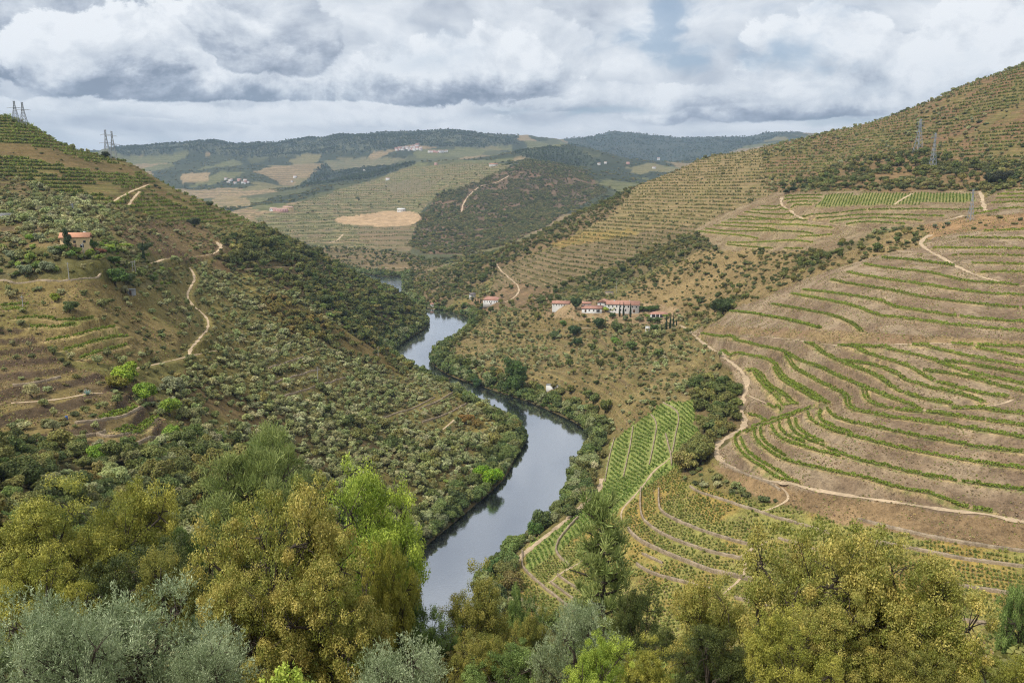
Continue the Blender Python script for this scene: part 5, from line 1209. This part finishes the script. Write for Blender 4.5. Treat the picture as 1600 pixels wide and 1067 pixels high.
# agave and barrel on the lower path
X, Y, Z = F.hit(137, 617, 100); a = Acc(); rg = np.random.default_rng(2)
for i in range(26):
    an = i * 2.4; el = .35 + .95 * (i / 26); d = np.array([math.cos(an) * math.cos(el), math.sin(an) * math.cos(el), math.sin(el)]); L = rg.uniform(1.0, 1.5); sd_ = np.array([-math.sin(an), math.cos(an), 0])
    pts = [np.zeros(3), d * L * .5 + [0, 0, .08], d * L + [0, 0, -.05]]; ww = (.13, .12, .01)
    V = np.array([p + sd_ * w_ * s for p, w_ in zip(pts, ww) for s in (-1, 1)]); a.add(V, [[0, 1, 3, 2], [2, 3, 5, 4]], tint=.3 + .5 * (i % 2))
o = link('agave', a.mesh('agave', [LEAF_O]), loc=(X, Y, Z), label='spiky blue-green agave beside the footpath', category='agave'); o.color = (*(lin((140, 160, 150)) * 1.2), 1); o.scale = (1.5,) * 3
X, Y, Z = F.hit(104, 655, 100); V, Q = tube([[0, 0, -.1], [0, 0, .1], [0, 0, .5], [0, 0, .9], [0, 0, .95], [0, 0, .951]], [.33, .36, .38, .36, .33, .01], 14)
link('barrel', mesh_np('barrel', V, quads=Q, mats=[mat('blue_plastic', (.05, .12, .35), .5, .4)]), loc=(X, Y, Z), label='blue plastic barrel on a dark terrace', category='barrel')
# ------------------------------------------------------------------ trees one can point at
NAMED = [  # kind, base u, v, radius m, height factor, colour, label, category
 ('poplar', 796, 614, 6.2, 1.0, (78, 98, 50), 'tall broad poplar on the riverbank, left one of the pair', 'poplar'), ('poplar', 815, 615, 6.4, .9, (84, 104, 54), 'tall broad poplar on the riverbank, right one of the pair', 'poplar'),
 ('cypress', 225, 410, 1.0, 1.5, (48, 62, 40), 'dark cypress below the umbrella-shaped tree near the peach house', 'cypress'), ('pine', 224, 398, 3.0, 1.0, (64, 76, 46), 'umbrella-shaped pine right of the peach house', 'pine'),
 ('poplar', 106, 392, 1.9, 1.2, (58, 74, 44), 'dark tree in front of the peach house', 'tree'), ('oak', 181, 447, 4.3, .9, (78, 98, 48), 'big dome-shaped green tree at the end of the garden wall', 'tree'), ('oak', 203, 444, 2.6, .9, (84, 96, 56), 'rounded green bush right of the dome-shaped tree', 'bush'),
 ('green', 95, 395, 2.6, .6, (92, 110, 52), 'green garden bush left of the peach house door', 'bush'), ('bright', 119, 396, 2.3, .55, (108, 124, 50), 'light green bush in front of the peach house', 'bush'), ('green', 138, 392, 3.2, .9, (70, 92, 42), 'dark leafy tree at the right corner of the peach house', 'tree'), ('rust', 158, 399, 2.0, .8, (120, 84, 60), 'reddish flowering bush right of the peach house', 'bush'), ('olive', 84, 400, 2.4, .9, (118, 124, 92), 'grey olive tree below the peach house', 'olive tree'), ('olive', 40, 432, 3.0, .8, (112, 120, 90), 'wide grey olive tree on the garden wall', 'olive tree'), ('olive', 75, 425, 2.8, .8, (118, 124, 94), 'grey olive tree in the middle of the wall gardens', 'olive tree'), ('olive', 20, 408, 2.6, .9, (116, 122, 90), 'grey olive tree at the left of the upper garden', 'olive tree'), ('bright', 50, 378, 2.0, .9, (112, 136, 48), 'bright green tree left of the peach house', 'tree'), ('olive', 62, 380, 2.2, 1.0, (120, 126, 96), 'grey olive tree beside the bright green tree', 'olive tree'), ('green', 178, 412, 2.4, .7, (84, 108, 50), 'dense green garden shrub above the dome-shaped tree', 'bush'), ('bright', 170, 390, 3.0, .45, (136, 152, 58), 'low light-green pergola of vines right of the house', 'bush'), ('bright', 195, 388, 3.0, .45, (132, 150, 56), 'second low light-green pergola of vines', 'bush'),
 ('bright', 86, 472, 2.0, .85, (132, 142, 56), 'yellow-green bush on the slope under the garden wall', 'bush'), ('oak', 240, 442, 2.6, .8, (84, 98, 52), 'rounded green bush by the garden path', 'bush'), ('oak', 110, 488, 2.4, .9, (84, 94, 54), 'green tree above the garden vine rows', 'tree'),
 ('bright', 197, 605, 4.4, .95, (124, 142, 44), 'large bright green tree below the stony slope', 'tree'), ('rust', 186, 610, 3.4, .8, (116, 112, 46), 'olive-brown tree beside the large bright green tree', 'tree'), ('bright', 228, 628, 3.6, 1.0, (112, 134, 46), 'bright green tree right of the large one, lower down', 'tree'),
 ('bright', 265, 650, 3.2, 1.0, (124, 144, 54), 'bright green tree beside the small terraced vines', 'tree'), ('green', 153, 722, 2.6, .9, (112, 138, 48), 'round bright green bush below the terraces', 'bush'), ('bright', 267, 690, 2.6, 1.0, (120, 142, 56), 'light green tree at the foot of the vine terraces', 'tree'),
 ('olive', 272, 615, 3.6, .9, (122, 124, 92), 'broad grey olive tree on the edge of the stony slope', 'olive tree'), ('bright', 768, 762, 5.0, 1.0, (118, 148, 36), 'vivid green tree leaning over the left bank', 'tree'), ('bright', 752, 748, 3.6, 1.0, (112, 142, 40), 'second vivid green tree beside the one on the bank', 'tree'),
 ('oak', 1130, 493, 6.0, .95, (62, 74, 38), 'large dark oak left of the upper vine rows', 'oak'), ('oak', 1117, 488, 3.6, .9, (70, 80, 42), 'smaller oak touching the large dark oak', 'oak'), ('oak', 900, 484, 4.6, 1.1, (58, 72, 40), 'dark round tree left of the farmhouse', 'tree'),
 ('oak', 935, 514, 4.0, 1.1, (60, 76, 42), 'dark tree below the farmhouse annex', 'tree'), ('oak', 898, 525, 4.2, 1.0, (64, 80, 44), 'dark tree on the drive below the farm', 'tree'), ('oak', 903, 541, 3.8, .9, (62, 78, 42), 'dark tree just below the drive', 'tree'), ('oak', 866, 530, 3.6, .9, (80, 92, 54), 'dark green oak left of the drive trees', 'oak'),
 ('bright', 946, 487, 3.0, .7, (136, 150, 56), 'yellow-green vine arbour tree in front of the farmhouse', 'tree'), ('bright', 958, 487, 2.8, .7, (140, 152, 60), 'second yellow-green tree in front of the farmhouse', 'tree'), ('green', 961, 540, 3.4, 1.0, (112, 138, 60), 'light green tree below the farm vineyards', 'tree'), ('green', 880, 511, 2.6, 1.1, (104, 128, 62), 'light green tree on the small farm vineyard', 'tree'),
 ('green', 986, 547, 4.2, .8, (96, 112, 58), 'round green oak below the farm terraces', 'oak'),
 ('cypress', 968, 495, 1.2, 1.5, (44, 58, 38), 'first cypress in front of the farmhouse', 'cypress'), ('cypress', 974, 494, 1.15, 1.5, (46, 60, 40), 'second cypress in front of the farmhouse', 'cypress'), ('cypress', 985, 496, 1.25, 1.55, (44, 58, 38), 'third cypress in front of the farmhouse', 'cypress'),
 ('cypress', 1034, 516, .7, 1.0, (46, 60, 40), 'leftmost cypress of the row by the pale track', 'cypress'), ('cypress', 1041, 515, 1.2, 1.4, (46, 60, 40), 'second cypress of the row by the pale track', 'cypress'), ('cypress', 1047, 514, 1.3, 1.2, (44, 58, 38), 'third cypress of the row by the pale track', 'cypress'), ('cypress', 1052, 512, 1.1, 1.5, (46, 60, 40), 'fourth cypress of the row by the pale track', 'cypress'), ('cypress', 1057, 509, .8, .9, (46, 60, 40), 'last cypress of the row by the pale track', 'cypress'),
 ('green', 1003, 486, 3.2, .7, (84, 104, 54), 'dense green garden tree at the right end of the farmhouse', 'tree'), ('green', 1013, 487, 3.4, .7, (80, 100, 52), 'second garden tree right of the farmhouse', 'tree'), ('green', 1024, 485, 3.0, .7, (84, 104, 54), 'garden tree behind the pavilion', 'tree'), ('bright', 1011, 497, 2.2, .8, (124, 138, 60), 'yellow-green tree left of the pavilion', 'tree'), ('bright', 1040, 497, 2.4, .7, (128, 142, 60), 'yellow-green bush against the pavilion', 'bush'), ('olive', 1000, 503, 2.6, .9, (104, 112, 78), 'grey garden tree below the farmhouse, middle one', 'tree'), ('olive', 978, 501, 2.6, .9, (108, 116, 80), 'grey garden tree below the farmhouse cypresses', 'tree'), ('oak', 1016, 505, 2.8, .9, (76, 92, 50), 'dark green tree on the lower garden terrace', 'tree'), ('oak', 1028, 505, 2.6, .9, (78, 94, 52), 'dark green tree right on the lower garden terrace', 'tree'), ('oak', 957, 498, 2.6, 1.0, (66, 82, 46), 'dark tree between annex and cypresses', 'tree'), ('green', 1022, 517, 2.8, .9, (84, 104, 56), 'green tree beside the tiny white hut', 'tree'), ('bright', 962, 515, 2.0, .8, (126, 140, 58), 'yellow-green citrus bush on the lower terrace', 'bush'), ('bright', 970, 516, 2.0, .8, (122, 138, 56), 'second citrus bush on the lower terrace', 'bush'),
 ('cypress', 738, 471, .8, 1.2, (48, 60, 42), 'cypress at the left end of the villa hedge', 'cypress'), ('cypress', 743, 472, .7, 1.0, (48, 60, 42), 'second cypress of the villa hedge', 'cypress'), ('cypress', 747, 473, .7, 1.0, (48, 60, 42), 'third cypress of the villa hedge', 'cypress'), ('cypress', 751, 474, .8, 1.1, (48, 60, 42), 'fourth cypress of the villa hedge', 'cypress'), ('cypress', 755, 475, .7, 1.0, (48, 60, 42), 'cypress nearest the villa', 'cypress'),
 ('pine', 751, 489, 2.4, 1.3, (56, 72, 58), 'dark bluish conifer below the villa', 'conifer'), ('poplar', 770, 487, 1.6, .9, (62, 84, 50), 'slim green tree beside the villa steps', 'tree'),
 ('oak', 165, 247, 3.4, .8, (56, 62, 38), 'lone dark tree on the left skyline between pylons', 'tree'), ('oak', 328, 324, 3.0, .8, (66, 74, 44), 'lone round tree low on the left skyline', 'tree'), ('oak', 303, 355, 3.4, 1.0, (60, 66, 46), 'dark tree on the brown slope near the bend', 'tree'), ('oak', 244, 293, 1.6, .8, (62, 70, 42), 'single dark bush beside the vine paths', 'bush'),
 ('oak', 745, 607, 3.2, 1.2, (58, 78, 44), 'dark upright tree on the right bank left of the poplars', 'tree'), ('rust', 730, 662, 3.4, .9, (128, 104, 54), 'rusty tree on the point above the river', 'tree'), ('rust', 745, 668, 3.0, .9, (118, 102, 54), 'second rusty tree on the point above the river', 'tree'), ('rust', 700, 598, 2.2, .9, (92, 76, 54), 'dark reddish tree near the left bank', 'tree'), ('rust', 672, 585, 1.8, .9, (96, 80, 58), 'smaller reddish tree near the left bank', 'tree'),
 ('pine', 1560, 292, 6.0, 1.0, (56, 58, 40), 'large dark tree at the upper end of the flat plot', 'tree'), ('oak', 1548, 290, 5.0, 1.0, (60, 66, 42), 'dark tree beside the large one above the flat plot', 'tree'), ('oak', 1240, 300, 3.4, .8, (58, 70, 42), 'dark tree above the sand track bend', 'tree'), ('oak', 1228, 303, 3.0, .8, (60, 72, 42), 'dark tree at the start of the sand track', 'tree'), ('oak', 1257, 296, 3.6, .8, (58, 70, 42), 'dark tree in the row above the high terraces', 'tree'),
 ('bank', 838, 838, 2.8, 1.1, (78, 100, 46), 'separate spreading tree on the right bank near the vineyard edge', 'tree'), ('bank', 770, 905, 3.4, 1.2, (74, 96, 50), 'dark green tree on the near right bank', 'tree'), ('bank', 795, 885, 3.0, 1.1, (96, 112, 60), 'paler tree on the near right bank', 'tree'), ('bright', 1410, 357, 1.3, .8, (96, 104, 72), 'small round bush by the sand track', 'bush'),
 ('oak', 1481, 353, 1.6, .8, (90, 98, 70), 'small grey-green bush by the sand track', 'bush'), ('olive', 1461, 357, 1.8, .9, (104, 112, 84), 'grey-green bush where the white track starts', 'bush'), ('oak', 1365, 172, 3.0, .9, (52, 60, 40), 'small dark tree on the upper skyline', 'tree'),
]
for kind, u, v, r, sz, c, lab, cat in NAMED:
    X, Y, Z = F.hit(u, v, 120); c_ = lin(c) * (1.5 if kind in ('bright', 'green', 'poplar') else 1.75)
    place_tree(kind, X, Y, Z, r, c_, lab, None, cat, {'tree': 'tree', 'bush': 'bush', 'olive tree': 'olive_tree'}.get(cat, cat + '_tree' if cat in ('poplar', 'cypress', 'pine', 'oak') else cat), hi=True, parts=True, sz=sz)
# ------------------------------------------------------------------ the trees right in front of the viewpoint
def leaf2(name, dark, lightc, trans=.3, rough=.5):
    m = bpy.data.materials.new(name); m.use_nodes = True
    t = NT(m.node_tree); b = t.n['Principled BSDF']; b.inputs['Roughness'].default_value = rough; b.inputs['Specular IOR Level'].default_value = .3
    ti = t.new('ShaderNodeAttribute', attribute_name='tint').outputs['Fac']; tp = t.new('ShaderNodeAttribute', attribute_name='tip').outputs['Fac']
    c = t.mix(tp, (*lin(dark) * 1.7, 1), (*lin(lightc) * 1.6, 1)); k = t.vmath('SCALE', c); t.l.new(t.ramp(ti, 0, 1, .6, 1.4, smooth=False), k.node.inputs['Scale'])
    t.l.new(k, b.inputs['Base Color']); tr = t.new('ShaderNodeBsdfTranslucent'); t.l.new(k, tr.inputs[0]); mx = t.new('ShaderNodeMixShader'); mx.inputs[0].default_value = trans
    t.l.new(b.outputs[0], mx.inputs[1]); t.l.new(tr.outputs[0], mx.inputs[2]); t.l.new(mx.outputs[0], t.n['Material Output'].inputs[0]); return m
GOLD = leaf2('gold_oak_leaves', (112, 116, 52), (174, 158, 86)); YELL = leaf2('yellow_oak_leaves', (106, 110, 44), (172, 164, 78)); LIME = leaf2('lime_leaves', (104, 122, 44), (176, 186, 82))
OLIV = leaf2('olive_leaves', (96, 108, 74), (168, 176, 138), .2, .4); PINEM = leaf2('pine_needles', (98, 110, 58), (150, 156, 94), .2); GREN = leaf2('green_leaves', (80, 98, 48), (136, 152, 84)); BROWNO = leaf2('brown_oak_leaves', (100, 104, 48), (154, 144, 74)); DARKO = leaf2('dark_oak_leaves', (58, 68, 34), (104, 108, 56))
def big_tree(seed, style):
    """unit tree: crown radius about 4.5 m, height 10 m; returns (crown mesh, wood mesh)"""
    rg = np.random.default_rng(seed); wood = Acc(); LV, LQ, LT, LP = [], [], [], []; nv = 0
    par = {'oak': dict(nl=20, cl=420, lv=185, ls=.098, rho=.46, asp=1.25), 'olive': dict(nl=17, cl=380, lv=120, ls=.17, rho=.55, asp=1.0), 'pinecone': dict(cl=340, lv=52, ls=.36, rho=.34, asp=1), 'pineround': dict(nl=18, cl=420, lv=110, ls=.24, rho=.5, asp=1), 'broad': dict(nl=12, cl=120, lv=40, ls=.34, rho=.6, asp=1.1)}[style]
    trunk_top = np.array([rg.normal(0, .3), rg.normal(0, .3), 4.2]) if style != 'pinecone' else np.array([0, 0, 10.0])
    tp = np.array([[0, 0, -.8], [rg.normal(0, .15), rg.normal(0, .15), 1.6], trunk_top * [1, 1, .7] if style != 'pinecone' else [0.1, 0, 5.0], trunk_top]); V, Q = tube(tp, [.36, .29, .24, .17] if style != 'pinecone' else [.26, .2, .13, .04], 8); wood.add(V, Q)
    cent = []
    if style == 'pinecone':
        for lev in np.linspace(2.6, 9.6, 17):
            nb_ = rg.integers(3, 5); rad = (3.0 * (1 - (lev - 2.2) / 8.6) ** .8 + .35) * rg.uniform(.75, 1.15)
            for q in range(nb_):
                an = 2 * np.pi * (q + rg.random()) / nb_; rr = rad * rg.uniform(.6, 1.1); e = np.array([math.cos(an) * rr, math.sin(an) * rr, lev + .35 * rr * rg.uniform(-.2, .9)])
                V, Q = tube([[0, 0, lev], e * [.5, .5, 1] - [0, 0, .15], e], [.07, .045, .015], 4); wood.add(V, Q)
                for f in np.linspace(.5, 1.05, 3): cent.append(np.array([0, 0, lev]) * (1 - f) + e * f + rg.normal(0, .14, 3))
        cent = np.array(cent); outer = np.clip(np.hypot(cent[:, 0], cent[:, 1]) / 2.2, 0, 1)
    else:
        zc, rz = 5.3, 4.3; flat = .8
        if style == 'olive': zc, rz = 5.2, 4.3
        if style == 'pineround': zc, rz = 6.2, 3.5
        lobes = []
        for i in range(par['nl']):
            d = unit(rg.normal(size=(1, 3)) + [0, 0, .1])[0]; q = rg.uniform(.5, .8); rl = rg.uniform(1.1, 1.9)
            c = np.array([d[0] * 4.5 * q, d[1] * 4.5 * q, zc + d[2] * rz * q]); lobes.append((c, rl))
            mid = (trunk_top + c) / 2 + rg.normal(0, .35, 3); V, Q = tube([trunk_top - [0, 0, rg.uniform(.1, 1.4)], mid, c], [.15, .10, .05], 5); wood.add(V, Q)
        lobes += [(np.array([0, 0, zc + .4]), 2.9), (np.array([0, 0, zc - 1.0]), 2.9)]
        for k in range(par['cl']):
            c, rl = lobes[int(rg.integers(len(lobes)))]; d = unit(rg.normal(size=(1, 3)) + [0, 0, .45])[0]; p = c + d * rl * rg.uniform(.55, 1.05); cent.append(p)
            if k % 2 == 0: V, Q = tube([c + rg.normal(0, .15, 3), (c + p) / 2 + rg.normal(0, .1, 3), p], [.04, .028, .012], 3); wood.add(V, Q)
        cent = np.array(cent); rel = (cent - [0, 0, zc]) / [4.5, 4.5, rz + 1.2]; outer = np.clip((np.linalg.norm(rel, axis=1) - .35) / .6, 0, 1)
    for c, of in zip(cent, outer):
        n_ = int(par['lv'] * rg.uniform(.5, 1.3)); rho = par['rho'] * rg.uniform(.7, 1.25); g = rg.normal(size=(n_, 3)); g = unit(g) * (rg.random((n_, 1)) ** .45) * rho * [1.15, 1.15, .8]
        P = c + g
        if style == 'olive':
            tw = unit(rg.normal(size=(9, 3)) + [0, 0, 1.1]); k = rg.integers(9, size=n_); along_ = rg.uniform(.1, 1.0, n_)[:, None]
            P = c + tw[k] * along_ * rho * 1.7 + rg.normal(0, .045, (n_, 3)); N = rg.normal(0, 1, (n_, 3)); d = tw[k] + rg.normal(0, .5, (n_, 3))
            d = unit(d); s = (par['ls'] * rg.uniform(.7, 1.3, n_))[:, None]; W = unit(np.cross(d, N)); V = np.stack([P, P + d * s * .5 - W * s * .12, P + d * s, P + d * s * .5 + W * s * .12], 1).reshape(-1, 3); Q = np.arange(4 * n_).reshape(-1, 4)
        elif style.startswith('pine'):
            d = unit(g + rg.normal(0, .25, g.shape) + [0, 0, .35]); s = (par['ls'] * rg.uniform(.7, 1.3, n_))[:, None]; N = rg.normal(0, 1, (n_, 3)); W = unit(np.cross(d, N)); P = c + g * .55
            V = np.stack([P - W * s * .05, P + W * s * .05, P + d * s + W * s * .04, P + d * s - W * s * .04], 1).reshape(-1, 3); Q = np.arange(4 * n_).reshape(-1, 4)
        else: V, Q = cards(P, g / rho * .8 + [0, 0, .5] + rg.normal(0, .55, g.shape), par['ls'], rg, par['asp'], 'leaf')
        LV.append(V); LQ.append(Q + nv); nv += len(V); LT.append(np.clip(rg.normal(.5, .2, n_) + rg.normal(0, .08), 0, 1))
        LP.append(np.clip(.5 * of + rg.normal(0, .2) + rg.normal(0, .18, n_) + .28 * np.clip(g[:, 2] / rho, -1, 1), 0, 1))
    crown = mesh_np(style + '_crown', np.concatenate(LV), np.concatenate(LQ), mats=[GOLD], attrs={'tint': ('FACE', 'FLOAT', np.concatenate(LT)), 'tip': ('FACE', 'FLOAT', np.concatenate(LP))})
    AV = np.concatenate(LV); crown['r'] = float(np.percentile(np.hypot(AV[:, 0], AV[:, 1]), 96)); crown['h'] = float(np.percentile(AV[:, 2], 99.6))
    return crown, wood.mesh(style + '_wood', [BARK], True)
BT = {k: big_tree(s, st) for k, s, st in (('oakA', 11, 'oak'), ('oakB', 23, 'oak'), ('oliveA', 31, 'olive'), ('oliveB', 37, 'olive'), ('pine', 41, 'pinecone'), ('pineR', 43, 'pineround'), ('broad', 47, 'broad'))}
FRONT = [  # mesh, leaf material, crown x0, x1, top v, distance, rotation, name, label, category
 ('oliveA', OLIV, -60, 130, 930, 21, 20, 'olive_tree', 'silvery olive tree in the bottom left corner', 'olive tree'), ('oliveB', OLIV, 85, 345, 926, 19, 120, 'olive_tree', 'large silvery olive tree in front, beside the orange-tinted oak', 'olive tree'),
 ('oakA', YELL, -20, 180, 760, 62, 10, 'oak_tree', 'yellow-green oak filling the left edge behind the olives', 'oak'), ('oakB', YELL, 100, 270, 772, 66, 140, 'oak_tree', 'yellow-green oak right of the one on the left edge', 'oak'), ('oakB', YELL, -10, 135, 872, 44, 220, 'oak_tree', 'small yellow oak directly above the silvery olives', 'oak'),
 ('oakA', BROWNO, 190, 310, 860, 52, 250, 'oak_tree', 'brownish oak between the olives and the orange oak', 'oak'), ('pineR', GREN, 225, 330, 830, 72, 60, 'pine_tree', 'soft green pine behind the brownish oak', 'pine'),
 ('oakB', GOLD, 305, 525, 758, 37, 75, 'oak_tree', 'big orange-tinted oak in front, left of the river', 'oak'), ('oakA', LIME, 470, 655, 732, 46, 200, 'oak_tree', 'tall lime-green tree behind the orange-tinted oak', 'tree'), ('oakB', YELL, 560, 655, 840, 43, 330, 'oak_tree', 'yellow-green tree hanging over the near water edge', 'tree'),
 ('pineR', PINEM, 310, 512, 676, 88, 0, 'pine_tree', 'broad dark round pine above the lime-green tree', 'pine'), ('oakA', GREN, 565, 685, 930, 44, 160, 'broadleaf_tree', 'soft green tree at the lower end of the visible river', 'tree'),
 ('oliveA', OLIV, 540, 725, 1008, 17, 200, 'olive_tree', 'pale olive tree at the bottom edge below the river', 'olive tree'), ('broad', LIME, 395, 515, 1034, 11, 40, 'fig_bush', 'broad-leaved bush at the bottom edge under the orange oak', 'bush'),
 ('oakA', BROWNO, 688, 812, 888, 46, 45, 'oak_tree', 'olive-brown oak right of the near water', 'oak'), ('oakB', GREN, 720, 850, 1020, 34, 100, 'broadleaf_tree', 'green bushy tree at the bottom between river and olive', 'tree'), ('oakB', GREN, 792, 856, 922, 84, 250, 'broadleaf_tree', 'fresh green tree below the vineyard corner', 'tree'),
 ('oliveB', OLIV, 838, 968, 950, 30, 300, 'olive_tree', 'grey olive tree in front of the slender pine', 'olive tree'), ('oakA', BROWNO, 800, 880, 955, 60, 310, 'oak_tree', 'brown scrub oak left of the grey olive', 'oak'), ('pine', PINEM, 878, 1012, 772, 57, 30, 'pine_tree', 'slender upright pine in front of the walled vineyard', 'pine'),
 ('oakB', DARKO, 955, 1062, 930, 52, 180, 'oak_tree', 'dark oak beside the foot of the slender pine', 'oak'), ('oakA', YELL, 962, 1065, 1002, 30, 20, 'broom_bush', 'yellow-flecked bush at the bottom right of the grey olive', 'bush'),
 ('oakA', GOLD, 1048, 1195, 905, 37, 270, 'oak_tree', 'golden oak left of the largest golden oak', 'oak'), ('oakB', GOLD, 1165, 1400, 808, 35, 15, 'oak_tree', 'largest golden oak in front of the terraces, its taller half', 'oak'), ('oakA', GOLD, 1320, 1530, 858, 33, 110, 'oak_tree', 'golden oak at right with pale trunk showing', 'oak'),
 ('oakB', YELL, 1170, 1320, 975, 28, 190, 'oak_tree', 'lower golden-green oak under the largest golden oak', 'oak'), ('oakA', GREN, 1576, 1660, 866, 62, 0, 'broadleaf_tree', 'bright green tree cut by the right edge', 'tree'), ('oakB', YELL, 1500, 1640, 1030, 30, 60, 'broom_bush', 'yellowish bush in the bottom right corner', 'bush'), ('oakB', BROWNO, 1390, 1520, 1010, 30, 260, 'oak_tree', 'brown-green oak low at right under the golden oaks', 'oak'),
 ('oliveB', OLIV, 20, 200, 960, 16, 60, 'olive_tree', 'low olive in front between the two silvery olives', 'olive tree'), ('oliveA', OLIV, 250, 420, 985, 17, 250, 'olive_tree', 'grey olive low in front of the orange oak', 'olive tree'), ('oakA', GOLD, 300, 470, 900, 33, 300, 'oak_tree', 'lower left boughs of golden oak beside the big orange-tinted one', 'oak'), ('oakA', GOLD, 420, 610, 850, 35, 20, 'oak_tree', 'olive-brown oak under the big orange-tinted one', 'oak'),
 ('oakB', DARKO, 130, 300, 850, 58, 80, 'oak_tree', 'dark oak between the yellow-green oaks', 'oak'), ('oakA', GREN, 640, 740, 975, 42, 290, 'broadleaf_tree', 'light green tree at the lowest corner of the water', 'tree'), ('oakB', BROWNO, 700, 800, 985, 36, 10, 'oak_tree', 'low brown oak under the olive-brown one', 'oak'), ('oakA', DARKO, 1040, 1180, 985, 34, 200, 'oak_tree', 'dark lower oak under the golden oak', 'oak'),
 ('oakA', GOLD, 1240, 1400, 930, 31, 330, 'oak_tree', 'golden oak in the middle of the golden group', 'oak'), ('oakB', YELL, 1400, 1540, 940, 32, 170, 'oak_tree', 'golden-green oak low at the right end of the golden group', 'oak'), ('oakB', LIME, 880, 1000, 1010, 26, 140, 'broadleaf_tree', 'light green bush in front of the grey olive', 'bush'),
]
rgq = np.random.default_rng(6)
for key, lm, x0, x1, vt, d, rot, nm, lab, cat in FRONT:
    u = (x0 + x1) / 2; a_, t_ = ray(u, vt); X, Y = float(a_) * d, d; ztop = HC + float(t_) * d; zg = float(F.z(X, Y)); rad = (x1 - x0) / 2 * d / FPX / (CP - .25 * SP) * 1.0
    h = max(ztop - zg, rad * 1.3); k = BT[key][0]['r']; HT = BT[key][0]['h']
    o = empty(nm, (X, Y, zg), R(rot), label=lab, category=cat); sc = rad / k; szz = h / HT
    if szz > 1.9 * sc: zg2 = ztop - 1.9 * sc * HT; o.location.z = zg2 if zg2 < zg + 1.5 else zg; szz = (ztop - o.location.z) / HT
    o.scale = (sc, sc, szz)
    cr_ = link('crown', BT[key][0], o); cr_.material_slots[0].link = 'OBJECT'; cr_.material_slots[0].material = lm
    link('trunk', BT[key][1], o)
    print(lab, 'h', round(h, 1), 'r', round(rad, 1), 'aspect', round(szz / sc, 2))
# ------------------------------------------------------------------ air
hz = bpy.data.materials.new('valley_haze'); hz.use_nodes = True; hn = hz.node_tree; hn.nodes.clear()
ho = hn.nodes.new('ShaderNodeOutputMaterial'); pv = hn.nodes.new('ShaderNodeVolumePrincipled'); hn.links.new(pv.outputs[0], ho.inputs['Volume'])
pv.inputs['Color'].default_value = (.56, .75, 1.0, 1); pv.inputs['Density'].default_value = 8.5e-5; pv.inputs['Anisotropy'].default_value = .2
V, Q = box(-11500, 11500, -11500, 11500, -14, 760)
link('haze', mesh_np('haze', V, quads=Q, mats=[hz]), kind='stuff', label='thin bluish haze filling the valley air')
